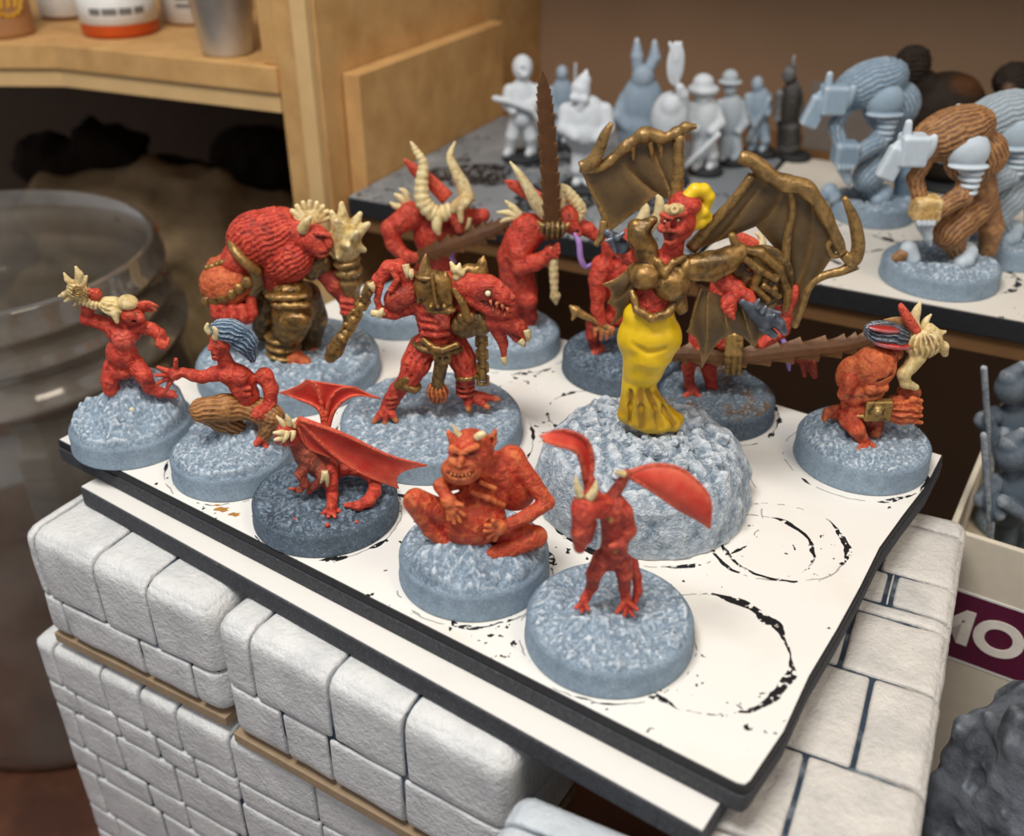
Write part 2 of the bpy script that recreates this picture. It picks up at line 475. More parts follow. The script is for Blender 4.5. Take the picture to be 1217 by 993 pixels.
EDGE = mat('black_foam_edge', hexc('414246'), rough=.75, var=.35, vscale=14, bump=.5, bscale=26, spec=.3, bdist=.03, second=(hexc('6a6a6c'), 26, .55, .8))
EDGET = mat('black_card_edge', hexc('232427'), rough=.6, var=.3, vscale=10, bump=.2, bscale=20, spec=.35)
WHT = hexc('efece4')

tA, tB = onz(68, 522, 0), onz(888, 938, 0)
te = (tB-tA)/np.linalg.norm(tB-tA); tn = np.array([-te[1], te[0], 0]); TL, TW = 13.92, 8.95
def tray_pt(a, b, z=0): return tA+te*a+tn*b+UP*z
def tray_out(o, Lx=TL, Wx=TW, wav=.05):
    P = [(-o, Wx+o), (-o, -o)]
    P += [(Lx-.12+o, -o), (Lx-.03+o, .03-o), (Lx+o, .12-o)]
    for i in range(1, 8): P.append((Lx+o+wav*math.sin(i*1.9)-(.10 if i in (4, 5) else 0), Wx*i/8))
    P.append((Lx+o, Wx+o)); return P
tray = empty('display_tray', tuple(tray_pt(TL/2, TW/2, -.47)), 'white topped display tray with black foam edge carrying the painted demons', 'tray')
def tpr(o, z0, z1): return MB().prism([v2(tray_pt(*p)) for p in tray_out(o)], z0, z1)
wobj(tpr(.02, -.47, -.17), 'foam_core', EDGE, tray, bevel=.02)
wobj(tpr(0, -.17, -.012), 'card_layer', EDGET, tray, bevel=.02)
trl = np.array(tray.location)
def ring(px, py, r, wd=.05, thr=.5):
    p = onz(px, py, 0)-trl; return (p[0], p[1], r, wd, thr)
RINGS = [ring(930, 642, 1.12, .05, .50), ring(905, 648, .95, .04, .50), ring(838, 772, 1.28, .075, .46), ring(775, 590, 1.95, .09, .50), ring(722, 757, 1.35, .04, .55),
         ring(1016, 546, 1.36, .06, .50), ring(563, 680, 1.32, .06, .50), ring(390, 610, 1.33, .05, .50), ring(515, 520, 1.95, .06, .50),
         ring(850, 490, 1.32, .06, .48), ring(610, 412, 1.32, .06, .48), ring(700, 490, .95, .05, .5), ring(278, 552, 1.3, .04, .53)]
TRAYTOP = markmat('white_tray_top', WHT, RINGS, warm=hexc('d9cbb4'))
wobj(tpr(-.03, -.012, -.0012), 'white_sheet', TRAYTOP, tray)

TANP = mat('tan_paint_fleck', hexc('b5803e'), rough=.5)
for px_, py_, sc_ in ((264, 605, .09), (279, 611, .07), (258, 600, .035)):
    p_ = onz(px_, py_, 0); poly = [(p_[0]+sc_*(1.7 if i % 3 else .9)*math.cos(i*.7), p_[1]+sc_*(1.0 if i % 2 else .55)*math.sin(i*.7)) for i in range(9)]
    wobj(MB().prism(poly, -.011, 0), 'paint_fleck', TANP, tray)
uA, uB = onz(94, 578, -.475), onz(836, 990, -.475)
ue = (uB-uA)/np.linalg.norm(uB-uA); un = np.array([-ue[1], ue[0], 0]); UL = float(np.linalg.norm(uB-uA))
tray2 = empty('display_tray', tuple(uA+ue*UL/2+un*4-UP*.40), 'white display tray with black edge lying underneath the demon tray', 'tray')
def upr(o, z0, z1):
    P = [(-o, 8.8+o), (-o, -o), (UL+o, -o), (UL+o, 8.8+o)]
    return MB().prism([v2(uA+ue*p[0]+un*p[1]) for p in P], z0, z1)
wobj(upr(0, -.875, -.49), 'foam_core', EDGE, tray2, bevel=.03)
wobj(upr(-.03, -.49, -.4701), 'white_sheet', markmat('white_tray_top_lower', hexc('ece9e2'), [], fleck=.78), tray2)

# trays on the back shelf
def back_tray(label, s0, s1, m):
    t = empty('display_tray', tuple(cab((s0+s1)/2, 4.5, .705)), label, 'tray')
    cbox('foam_core', s0, s1, 0, 9, .705, 1.18, EDGET, t)
    cbox('top_sheet', s0+.02, s1-.02, .02, 8.98, 1.18, 1.2, m, t, 0)
    return t
lt = None
def rr(s, n, r, wd, thr, o): 
    p = cab(s, n, 0)-cab(*o, 0); return (p[0], p[1], r, wd, thr)
o1, o2 = (4.9, 4.5), (16.2, 4.5)
back_tray('dark grey tray with pale patches under the primed figures on the back shelf', .1, 9.7,
          markmat('grey_tray_top', hexc('84898d'), [rr(a, b_, .9, .35, .36, o1) for a, b_ in ((2.2, 3.2), (5, 2.6), (3.5, 5.5), (7.2, 3.5), (6.5, 6.3))], dark=hexc('16171a'), fleck=.6, warm=hexc('d8d8d6')))
back_tray('white tray with black edge under the crouching brutes on the back shelf', 9.8, 22.5,
          markmat('white_shelf_tray_top', hexc('e4ddd0'), [rr(a, b_, 1.2, .07, .5, o2) for a, b_ in ((13.2, 2.4), (12.6, 3.2), (15.5, 2.0), (11.4, 4.4))], fleck=.70))

# ------------------------------------------------------------------ carved foam stonework
FOAM = mat('white_foam', hexc('e6e6e3'), rough=.33, var=.10, vscale=2.2, bump=.8, bscale=9, spec=.5, bdist=.06, second=(hexc('d6d7d6'), 1.3, .45, .7), sss=0.0)
FOAMW = mat('warm_white_foam', hexc('dfdad1'), rough=.33, var=.10, vscale=2.2, bump=.8, bscale=9, spec=.5, bdist=.06, second=(hexc('c9c6c0'), 1.3, .45, .7))
INK = mat('inked_joint', hexc('2c3a4a'), rough=.7, var=.3, vscale=3, bump=.1, bscale=10, second=(hexc('7d868c'), 1.6, .5, .66))
CARD = mat('brown_card', hexc('a58d70'), rough=.8, var=.12, vscale=4, bump=.1, bscale=14)
rng = random.Random(4)
_boxcache = {}
def shell(n, ed=None):
    if n in _boxcache: return _boxcache[n]
    idx = {}; V = []; Fc = []
    def vid(p):
        k = tuple(p)
        if k not in idx: idx[k] = len(V); V.append(k)
        return idx[k]
    for ax in range(3):
        p, q = (ax+1) % 3, (ax+2) % 3
        for side in (0, n[ax]):
            for i in range(n[p]):
                for j in range(n[q]):
                    c = []
                    for a, b in ((i, j), (i+1, j), (i+1, j+1), (i, j+1)):
                        w = [0, 0, 0]; w[ax] = side; w[p] = a; w[q] = b; c.append(vid(w))
                    Fc.append(c if side else c[::-1])
    _boxcache[n] = (np.array(V, float)/np.array(n), Fc); return _boxcache[n]
def rnd(P, lo, hi, R):
    R = min(R, float((hi-lo).min())/2*.98)
    q = np.clip(P, lo+R, hi-R); d = P-q; l = np.linalg.norm(d, axis=1)[:, None]
    m = np.abs(d).max(1)[:, None]
    return np.where(l > 1e-9, q+d/np.maximum(l, 1e-9)*np.minimum(m, R), P)
class Block:
    """a foam block: stones in courses around a recessed core. frame: o + s*e + d*n + z"""
    def __init__(self, name, label, o, e, L, T, z0, z1, foam, R=.3, inset=.055):
        self.o, self.e, self.n = np.array(o, float), np.array(e, float), np.array([-e[1], e[0], 0.])
        self.L, self.T, self.z0, self.z1, self.R, self.foam = L, T, z0, z1, R, foam
        c = self.o+self.e*L/2+self.n*T/2; c[2] = z0
        self.t = empty(name, tuple(c), label, 'foam block')
        self.core(inset)
    def w(self, P): return self.o*[1, 1, 0]+P[:, :1]*self.e+P[:, 1:2]*self.n+P[:, 2:3]*UP
    def core(self, i):
        V, Fc = shell((6, 4, 4)); lo = np.array([i, i, self.z0+i]); hi = np.array([self.L-i, self.T-i, self.z1-i])
        P = rnd(lo+V*(hi-lo), lo, hi, self.R)
        meshobj('core', self.w(P)-np.array(self.t.location), Fc, INK, self.t)
    def stone(self, s0, s1, d0, d1, z0, z1, gap=.034, round_=True):
        lo = np.array([s0, d0, z0], float); hi = np.array([s1, d1, z1], float)
        blo = np.array([0, 0, self.z0]); bhi = np.array([self.L, self.T, self.z1])
        l2 = lo+np.where(lo > blo+1e-6, gap, 0); h2 = hi-np.where(hi < bhi-1e-6, gap, 0)
        N = tuple(int(np.clip(round((h2-l2)[i]/.14)+2, 4, 12)) for i in range(3))
        V, Fc = shell(N); W_ = V.copy(); sz = h2-l2
        for ax in range(3):      # crowd the first and last rows to the joints so the faces stay flat
            n_ = N[ax]; tab = np.linspace(0, 1, n_+1); c_ = min(.05/sz[ax], .2); tab[1] = c_; tab[-2] = 1-c_
            if n_ > 3: tab[1:-1] = np.linspace(c_, 1-c_, n_-1)
            W_[:, ax] = np.interp(V[:, ax], np.linspace(0, 1, n_+1), tab)
        P = l2+W_*sz
        P = rnd(P, l2, h2, .045)
        if round_: P = rnd(P, blo, bhi, self.R)
        W = self.w(P)
        nz = np.stack([fbm(W*1.7+k*31.7+s0*3, 2) for k in range(3)], 1)
        W = W+nz*.016
        return meshobj('stone', W-np.array(self.t.location), Fc, self.foam, self.t)
    def courses(self, C, back=None):
        """C: list of (z_low, z_high, [joints]); each stone runs through the block's thickness"""
        for a, b, J in C:
            J = [0]+[j for j in J if 0 < j < self.L]+[self.L]
            for s0, s1 in zip(J[:-1], J[1:]):
                self.stone(s0, s1, 0, self.T, a, b)

def frame2(p, q, z):
    p = np.array(p, float); q = np.array(q, float); e = (q-p); e[2] = 0; L = np.linalg.norm(e); return e/L, L
p, q = (-8.97, 14.52, 0), (-4.96, 12.28, 0); e, L = frame2(p, q, 0); TOPZ = -.905
b1 = Block('foam_block', 'white carved foam block at the far left corner under the trays', p, e, L, 2.1, -3.42, TOPZ, FOAM)
b1.courses([(-3.42, -2.40, [.65, 2.65, 3.9]), (-2.40, TOPZ, [.35, 1.88, 3.15])])
p, q = (-4.87, 12.16, 0), (-.05, 9.18, 0); e, L = frame2(p, q, 0)
b2 = Block('foam_block', 'white carved foam block at the front middle under the trays', p, e, L, 2.3, -3.55, TOPZ, FOAM)
b2.courses([(-3.55, -2.32, [1.3, 2.28, 3.75]), (-2.32, TOPZ, [.78, 2.42, 3.84])])
cardp = MB().box(np.array(p)-e*.0-b2.n*.0+UP*-3.80, e*(L-.05), b2.n*2.2, UP*.22)
cs = empty('card_strip', tuple(np.array(p)+UP*-3.80), 'brown card strip glued under the front middle foam block', 'strip')
wobj(cardp, 'strip', CARD, cs, bevel=.02)
p_ = np.array((-8.97, 14.52, 0)); cs = empty('card_strip', tuple(p_+b1.e*.1+b1.n*.05+UP*-3.66), 'brown card strip glued under the far left foam block', 'strip')
wobj(MB().box(p_+b1.e*.1+b1.n*.03+UP*-3.66, b1.e*(b1.L-.2), b1.n*2.0, UP*.22), 'strip', CARD, cs, bevel=.02)
# lower wall carved in small uneven courses
p0 = np.array((-8.97, 14.52, 0)); e0 = b1.e
p = p0-e0*.62-b1.n*.05
lw = Block('foam_rampart', 'tall white foam wall of small carved stones below the front blocks', p, e0, 9.6, 2.4, TABLE, -3.82, FOAM, R=.18)
z = -3.82; k = 0
while z > TABLE+.05:
    hgt = [.95, .55, .85, .62, 1.0, .72][k % 6]*1.25*rng.uniform(.92, 1.08); z0 = max(TABLE, z-hgt)
    if z0-TABLE < .4: z0 = TABLE
    s = 0; J = []
    s = rng.uniform(.5, 1.2)
    while s < 9.2: J.append(s); s += rng.uniform(.85, 2.0)
    lw.courses([(z0, z, J)]); z = z0; k += 1
# a block standing across the corner and the long right-hand wall
r1, r4 = np.array(onz(1153, 617, TOPZ)), np.array(onz(1099, 985, TOPZ))
e, L = frame2(r4, r1, 0); far = 6.2+0.0
nn = np.array([-e[1], e[0], 0])
org = r1-e*(np.linalg.norm((r1-r4)[:2])+3.2)
LR = float(np.linalg.norm((r1-org)[:2]))
b3 = Block('foam_rampart', 'long white carved foam wall under the right side of the trays', org, e, LR, 2.6, -3.5, TOPZ, FOAMW, R=.28)
tj = [LR-x for x in (.62, 2.15, 3.0, 3.32, 4.75, 6.6, 8.3)]
J = sorted([0, LR]+[t for t in tj if t > .3])
for i, (a, c) in enumerate(zip(J[:-1], J[1:])):
    w_ = c-a
    mids = {0: [1.2], 1: [1.6], 2: [1.0], 3: [1.5], 4: [], 5: [1.0, 1.1], 6: [1.3]}.get(i % 7, [])
    if w_ < .5: mids = []
    D_ = [0]+sorted(mids)+[2.6]
    for d0, d1 in zip(D_[:-1], D_[1:]):
        b3.stone(a, c, d0, d1, -2.2, TOPZ)
for a in np.arange(0, LR-.5, 1.7): b3.stone(a, min(a+1.7, LR), 0, 2.6, -3.5, -2.2)
lw2 = Block('foam_rampart', 'tall white foam wall standing under the long right foam wall', org+e*.2+nn*.15, e, LR-.3, 2.3, TABLE, -3.52, FOAMW, R=.18)
z = -3.52
while z > TABLE+.05:
    z0 = max(TABLE, z-1.15); 
    if z0-TABLE < .5: z0 = TABLE
    J = []; s = rng.uniform(.6, 1.5)
    while s < LR-.8: J.append(s); s += rng.uniform(1.1, 2.0)
    lw2.courses([(z0, z, J)]); z = z0
# near block: its rounded left shoulder shows between the front block and the tray corner
c3 = np.array(onz(622, 922, -.95)); eb = e; 
near = c3-eb*4.4
b4 = Block('foam_block', 'white foam block with shade tint in its colour, below the front corner of the trays', near+np.array([eb[1], -eb[0], 0])*2.1, eb, 4.3, 2.1, -3.6, -.96, mat('shade_tinted_foam', hexc('cdd5da'), rough=.38, var=.1, vscale=2.2, bump=.8, bscale=9, spec=.5, bdist=.06), R=.3)  # bluish foam colour paints in the shade this block stands in
b4.stone(0, 2.0, 0, 2.1, -2.3, -.96); b4.stone(2.0, 3.7, 0, 1.2, -2.3, -.96); b4.stone(2.0, 3.7, 1.2, 2.1, -2.3, -.96); b4.stone(3.7, 4.3, 0, 2.1, -2.3, -.96)
b4.stone(0, 1.6, 0, 2.1, -3.6, -2.3); b4.stone(1.6, 4.3, 0, 2.1, -3.6, -2.3)
lw3 = Block('foam_rampart', 'white foam wall standing under the shade-tinted foam block', near+np.array([eb[1], -eb[0], 0])*1.95, eb, 4.0, 1.8, TABLE, -3.66, FOAM, R=.18)
for i in range(6):
    zt = -3.66-i*1.64; lw3.stone(0, 1.5+.6*(i % 2), 0, 1.8, zt-1.64, zt); lw3.stone(1.5+.6*(i % 2), 4.0, 0, 1.8, zt-1.64, zt)

gp = cbox('card_backdrop', 9.6, 24, 11.6, 11.75, .705, 2.8, mat('grey_panel_card', hexc('7d746b'), rough=.8, var=.1), None, .02); setp(gp, 'grey card panel standing against the wall behind the figures', 'panel')
# ------------------------------------------------------------------ painted miniatures: shared kit
RED, DRED, ORG, PINK = hexc('c23325'), hexc('84231c'), hexc('cf5f38'), hexc('d8584a')
BONE, TAN, BRASS, BROWN, FUR = hexc('d8b970'), hexc('c09a55'), hexc('9a7032'), hexc('6e4a2a'), hexc('9a6636')
DBRASS, IRON, BLUEH, PURP, YEL, MAROON = hexc('5a4528'), hexc('4a5058'), hexc('43586d'), hexc('9a70c0'), hexc('e8bf12'), hexc('5e1d1a')
PALE, SLATE, DARKM = hexc('c9d3da'), hexc('8fa5b8'), hexc('2c2722')
M_RED = mat('red_skin_paint', attr=True, mul=.95, vein=(8, hexc('5e120e'), hexc('e8704a'), 0.7, 0.5), rough=.5, var=.22, vscale=7, bump=.8, bscale=13, hi=(hexc('e8674a'), .8), hithr=(.485, .56), second=(hexc('7a1a14'), 9, .5, .8), bdist=.035, spec=.4)
M_ORG = mat('orange_skin_paint', attr=True, mul=.95, vein=(8.5, hexc('7c1a10'), hexc('e88a4a'), 0.6, 0.45), rough=.48, var=.22, vscale=6, bump=.8, bscale=12, hi=(hexc('f08a4c'), .8), hithr=(.485, .56), second=(hexc('8a2016'), 7, .5, .8), bdist=.035, spec=.4)
M_BONE = mat('bone_paint', attr=True, mul=.9, vein=(6, hexc('7a5526'), hexc('f2e3b4'), 0.6, 0.6), rough=.5, var=.2, vscale=7, bump=.35, bscale=16, hi=(hexc('f0dfae'), .85), hithr=(.485, .55), second=(hexc('8d6a34'), 8, .5, .8), bdist=.03)
M_BRASS = mat('brass_paint', attr=True, mul=.72, vein=(5, hexc('2a1c0e'), hexc('b08a48'), 0.8, 0.5), rough=.24, metal=.45, var=.3, vscale=7, bump=.45, bscale=15, hi=(hexc('c9a060'), .6), hithr=(.49, .56), second=(hexc('3a2a18'), 7, .48, .75), bdist=.03, spec=.55)
M_FUR = mat('brown_fur_paint', attr=True, mul=.9, vein=(5, hexc('4a2c14'), hexc('d2a066'), 0.5, 0.4), rough=.55, var=.2, vscale=7, bump=.35, bscale=18, hi=(hexc('c8935a'), .8), hithr=(.485, .55), bdist=.03)
M_HAIR = mat('blue_black_hair_paint', attr=True, rough=.45, var=.15, vscale=7, bump=.1, bscale=20, hi=(hexc('b9cbd9'), .8), bdist=.03)
M_IRON = mat('dark_iron_paint', attr=True, rough=.35, metal=.4, var=.2, vscale=8, bump=.2, bscale=20, hi=(hexc('a8b2bc'), .7), bdist=.03)
M_BLADE = mat('brown_blade_paint', hexc('5c3c22'), rough=.42, metal=.2, var=.22, vscale=4, bump=.2, bscale=16, hi=(hexc('a87c46'), .6), hithr=(.56, .66))
M_PURP = mat('purple_tongue_paint', hexc('9a70c0'), rough=.45, hi=(hexc('c8a8e0'), .6))
M_YEL = mat('yellow_cloth_paint', attr=True, rough=.36, var=.12, vscale=5, bump=.12, bscale=14, hi=(hexc('ffe24a'), .5), spec=.5)
M_WRED = mat('red_membrane_paint', hexc('c02f22'), rough=.5, var=.2, vscale=3.5, bump=.12, bscale=14, hi=(hexc('e9805c'), .5), second=(hexc('d2503a'), 2.0, .45, .7))
M_WBR = mat('brown_membrane_paint', hexc('5e492c'), rough=.42, var=.18, vscale=3, bump=.12, bscale=14, hi=(hexc('a8824a'), .5), second=(hexc('4a3a24'), 2, .45, .7))
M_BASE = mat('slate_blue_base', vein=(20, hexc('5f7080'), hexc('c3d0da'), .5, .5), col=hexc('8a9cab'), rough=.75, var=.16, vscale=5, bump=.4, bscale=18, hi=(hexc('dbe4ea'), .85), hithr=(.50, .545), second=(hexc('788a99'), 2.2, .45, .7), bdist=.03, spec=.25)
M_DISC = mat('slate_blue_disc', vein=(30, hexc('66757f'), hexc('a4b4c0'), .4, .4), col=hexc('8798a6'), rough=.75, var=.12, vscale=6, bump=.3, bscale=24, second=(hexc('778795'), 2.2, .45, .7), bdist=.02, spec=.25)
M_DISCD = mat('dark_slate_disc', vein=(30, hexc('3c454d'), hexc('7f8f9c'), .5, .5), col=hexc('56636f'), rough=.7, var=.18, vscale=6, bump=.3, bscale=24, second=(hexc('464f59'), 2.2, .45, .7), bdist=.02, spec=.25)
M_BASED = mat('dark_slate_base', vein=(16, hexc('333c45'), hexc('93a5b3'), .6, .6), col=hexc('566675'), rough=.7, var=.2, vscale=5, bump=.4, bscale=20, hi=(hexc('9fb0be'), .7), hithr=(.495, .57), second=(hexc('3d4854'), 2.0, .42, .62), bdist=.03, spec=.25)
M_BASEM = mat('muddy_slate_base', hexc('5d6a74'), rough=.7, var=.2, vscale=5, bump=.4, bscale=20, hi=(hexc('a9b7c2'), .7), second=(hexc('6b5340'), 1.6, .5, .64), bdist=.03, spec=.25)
M_ROCK = mat('white_brushed_rock', vein=(15, hexc('5d6c79'), hexc('dfe7ec'), .5, .55), col=hexc('7d8e9d'), rough=.8, var=.2, vscale=4, bump=.8, bscale=14, hi=(hexc('e8eff4'), .95), second=(hexc('98a8b6'), 3, .4, .65), bdist=.05, hithr=(.48, .54), spec=.2)
M_PRIM = mat('pale_primer', attr=True, rough=.65, var=.08, vscale=5, bump=.15, bscale=16, hi=(hexc('f0f4f6'), .6), spec=.3)
M_DARK = mat('dark_shaggy_paint', attr=True, rough=.7, var=.3, vscale=5, bump=.6, bscale=10, spec=.2)
M_EYE = mat('ivory_eye', hexc('efe3b8'), rough=.35, var=0, bump=0)

class Fig:
    def __init__(s, name, label, base, z=0.0, cat='figurine', group=None, r=None):
        xl, xr, yb = base; xc = (xl+xr)/2; q = onz(xc, yb, z); rr_ = 1.0
        for _ in range(8):
            c = q+np.array([q[0], q[1], 0])/np.hypot(q[0], q[1])*rr_
            rr_ = (xr-xl)/2*depth(c)/F
            if r: rr_ = r
        s.c, s.r, s.S = c, rr_, depth(c)/F
        s.t = empty(name, tuple(c), label, cat, group)
    floor = .37
    def P(s, x, y, d=0): return ony(x, y, s.c[1]+d*s.S)-s.c
    def on(s, x, y, z=.45, dx=0):
        p = onz(x, y, s.c[2]+z); return (x, y, (p[1]-s.c[1])/s.S)
    def sc(s, blend=3.0): return Sculpt(s.P, s.S, blend, s.floor)
    def tube(s, name, pts, m, parent=None, col=None, ns=10, n=6, **kw):
        V, Fc = tube([s.P(*p[:3]) for p in pts], [p[3]*s.S for p in pts], ns, n, **kw)
        return meshobj(name, V, Fc, m, parent or s.t, True, None if col is None else np.tile(np.array(col), (len(V), 1)))
    def base(s, h=.42, mound=.10, seed=0, m=None, r=None, bumps=(), rough=1.0, lip=True):
        m = m or M_BASE; r = r or s.r
        prof = [(r-.05, 0), (r, .015), (r, .05), (r-.012, .065), (r-.02, h*.86), (r-.045, h*.95), (r-.07, h), (r-.14, h-.12), (0, h-.12)]
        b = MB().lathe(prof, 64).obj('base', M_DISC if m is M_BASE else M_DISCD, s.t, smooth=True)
        e = b.modifiers.new('split', 'EDGE_SPLIT'); e.split_angle = .9
        n = 110; R = r-.06; g = np.linspace(-1, 1, n+1)
        A, B = np.meshgrid(g, g, indexing='ij')                    # square grid wrapped onto the disc
        X = R*A*np.sqrt(1-B*B/2); Y = R*B*np.sqrt(1-A*A/2)
        rad = np.sqrt(X*X+Y*Y)/R; fall = np.clip((1-rad)/.09, 0, 1); fall = fall*fall*(3-2*fall)
        Q = np.stack([X*1.8+seed*7.1, Y*1.8+seed*3.3, X*0+seed], -1)
        n1 = fbm(Q, 3); n3 = fbm(Q*6+3, 3)
        Z = h-.012+fall*(mound*(.5+.7*n1)+.018*rough*n3)
        for bx, by, br, bh in bumps:
            p = s.P(*s.on(bx, by, h)); dd = ((X-p[0])**2+(Y-p[1])**2)/(br*s.S)**2
            Z = Z+bh*np.exp(-dd*.9)*fall*(1+.2*n1)
        rg = random.Random(seed*13+1); top = np.zeros_like(Z)
        for _ in range(int(120*rough)):                             # grit and pebbles
            a = rg.uniform(0, 6.283); q = R*.93*math.sqrt(rg.random()); pr = rg.uniform(.045, .13)*(1 if rg.random() < .85 else 1.7)
            dx, dy = X-q*math.cos(a), Y-q*math.sin(a)
            d2 = (np.abs(dx*math.cos(a*3)+dy*math.sin(a*3))+np.abs(dy*math.cos(a*3)-dx*math.sin(a*3))*rg.uniform(.6, 1.2))/pr*(1+.5*n3); d2 = np.maximum(d2, .35)
            top = np.maximum(top, pr*.62*np.sqrt(np.clip(1-d2, 0, 1)))
        Z = np.maximum(Z+top*np.clip(fall*2, 0, 1), h-.012)
        ii = np.arange((n+1)**2).reshape(n+1, n+1)
        Fc = np.stack([ii[:-1, :-1], ii[1:, :-1], ii[1:, 1:], ii[:-1, 1:]], -1).reshape(-1, 4)
        meshobj('rubble', np.stack([X, Y, Z], -1).reshape(-1, 3), Fc, m, b)
        return b
    def blade(s, name, pts, m, th=3.0, teeth=0, amp=.18, parent=None):
        """pts: (x, y, d, half width); a diamond-section blade with toothed edges"""
        n = 180
        A = crom([list(s.P(*p[:3]))+[p[3]*s.S] for p in pts], max(4, n//(len(pts)-1)))
        C, w = A[:, :3], np.maximum(A[:, 3], .002)
        T = np.gradient(C, axis=0); T /= np.linalg.norm(T, axis=1)[:, None]
        view = np.array([0, math.cos(PT), -math.sin(PT)])
        W = np.cross(T, view); W /= np.linalg.norm(W, axis=1)[:, None]; Nn = np.cross(T, W)
        tt = np.linspace(0, 1, len(C)); saw = 1+amp*(1.6*((tt*teeth) % 1.0)**1.5-.4) if teeth else np.ones(len(C))
        saw2 = 1+amp*(1.6*(((tt+.03)*teeth) % 1.0)**1.5-.4) if teeth else saw
        t_ = th*s.S*np.clip(w/w.max(), .15, 1)
        a_, b_, t1 = (w*saw)[:, None], (w*saw2)[:, None], t_[:, None]; wi = (w*.62)[:, None]
        rows = [C+W*a_, C+W*wi+Nn*t1*.75, C+Nn*t1, C-W*wi+Nn*t1*.75, C-W*b_, C-W*wi-Nn*t1*.75, C-Nn*t1, C+W*wi-Nn*t1*.75]
        V = np.stack(rows, 1).reshape(-1, 3); Fc = []
        for i in range(len(C)-1):
            for j in range(8):
                k = (j+1) % 8; Fc.append([i*8+j, i*8+k, i*8+8+k, i*8+8+j])
        Fc.append(list(range(8))[::-1]); e_ = (len(C)-1)*8; Fc.append([e_+j for j in range(8)])
        o = meshobj(name, V, Fc, m, parent or s.t, False)
        return o
    def wing(s, name, struts, m, bm, bcol, scallop=.2, th=2.0, sag=0.0, bone=2.6, parent=None, nv=14, nu=9, bones=None):
        """struts: list of polylines of (x, y, d); membrane patches span neighbours; bones are tubes along them"""
        S_ = []
        for st in struts:
            c = crom([s.P(*p) for p in st], 8); 
            L = np.concatenate([[0], np.cumsum(np.linalg.norm(np.diff(c, axis=0), axis=1))]); L /= L[-1]
            S_.append(np.stack([np.interp(np.linspace(0, 1, nv), L, c[:, k]) for k in range(3)], 1))
        mbx = MB(); 
        for a, b in zip(S_[:-1], S_[1:]):
            G = np.zeros((nu, nv, 3)); u = np.linspace(0, 1, nu); v = np.linspace(0, 1, nv)
            for i in range(nu):
                sc_ = 1-scallop*4*u[i]*(1-u[i])
                pa = np.stack([np.interp(v*sc_, v, a[:, k]) for k in range(3)], 1)
                pb = np.stack([np.interp(v*sc_, v, b[:, k]) for k in range(3)], 1)
                G[i] = pa*(1-u[i])+pb*u[i]
                G[i, :, 1] += sag*s.S*4*u[i]*(1-u[i])*np.sin(v*math.pi)
            V, Fc = sheet(G, th*s.S); mbx.add(V, Fc)
        w = mbx.obj(name, m, parent or s.t, smooth=True)
        e = w.modifiers.new('split', 'EDGE_SPLIT'); e.split_angle = .9
        for i, st in enumerate(struts):
            if bones is not None and i not in bones: continue
            pts = [(*p, bone*(1.25-.9*j/(len(st)-1))) for j, p in enumerate(st)]
            s.tube('wing_bone', pts, bm, w, bcol, ns=8)
        return w
    def hand(s, k, c, tips, col, pr=5, fr=2.2, thumb=None):
        """palm at c, a finger to each tip, bent at the knuckle"""
        k.t([(*c, pr)], col, k=2)
        cx, cy, cd = c
        for tx, ty, td in tips:
            mx, my, md = (cx+tx)/2, (cy+ty)/2, (cd+td)/2-1.5
            k.t([(cx*.6+mx*.4, cy*.6+my*.4, cd*.6+md*.4, fr*1.15), (mx, my, md, fr*1.05), (tx, ty, td, fr*.8)], col, k=1.2)
        if thumb: k.t([(cx, cy, cd-1, fr*1.2), (*thumb, fr*.9)], col, k=1.2)
# ------------------------------------------------------------------ the thirteen painted demons
GRP = 'painted demons on the white display tray'
def demon(name, label, base, **kw): return Fig(name, label, base, group=GRP, **kw)

# 1 kneeling imp raising a shell horn
f = demon('demon_figurine', 'kneeling red imp raising a tan spiky shell horn, on blue-grey base', (98, 240, 556))
f.base(seed=1, mound=.12, bumps=[(160, 492, 45, .45), (195, 490, 30, .40), (125, 495, 28, .22)])
k = f.sc(3)
k.e((145, 420, -2), (18, 15, 19), RED).e((147, 395, 0), (20, 13, 13), RED).e((143, 439, 0), (19, 15, 11), RED)
k.t([(147, 402, -6, 13)], PINK)
k.t([(134, 436, -2, 11), (130, 452, -8, 9.5), (131, 463, -10, 8)], RED).t([(132, 463, -8, 7.5), (148, 464, 4, 7), (158, 465, 10, 5)], RED)
k.t([(160, 432, -2, 11), (171, 446, -12, 9.5), (178, 461, -10, 7.5)], RED).t([(178, 461, -10, 7), (190, 466, -8, 6), (204, 469, -9, 4.5)], RED)
k.t([(196, 466, -10, 3.2), (209, 471, -12, 2.5)], RED).t([(196, 467, -6, 3.2), (207, 466, -4, 2.5)], RED)
k.t([(131, 387, 0, 9), (116, 382, 2, 7.5), (103, 379, 0, 7)], RED).t([(103, 379, 0, 7), (104, 366, -2, 6.5), (112, 352, -4, 6)], RED)
f.hand(k, (114, 349, -5), [(106, 344, -9), (107, 349, -10), (109, 355, -9)], RED, pr=6.5, fr=2.4)
k.t([(164, 387, 0, 9), (180, 391, -4, 7), (190, 397, -8, 7)], RED).e((193, 407, -11), (8, 8, 8.5), RED)
for i, (x, y) in enumerate([(187, 410), (191, 413), (196, 413), (199, 409)]): k.t([(x+1, y-6, -16, 2.4), (x, y, -18, 2.2)], RED, k=1)
k.e((157, 374, -4), (12, 12, 12), RED, rot=-20).t([(150, 383, -2, 8)], RED).t([(166, 378, -10, 6)], RED)
k.e((161, 372, -14), (2.4, 2, 1.6), MAROON, k=1, cut=True).e((160, 381, -13), (4, 2.5, 1.5), MAROON, k=1, cut=True)
k.build('body', M_RED, f.t, 1.35)
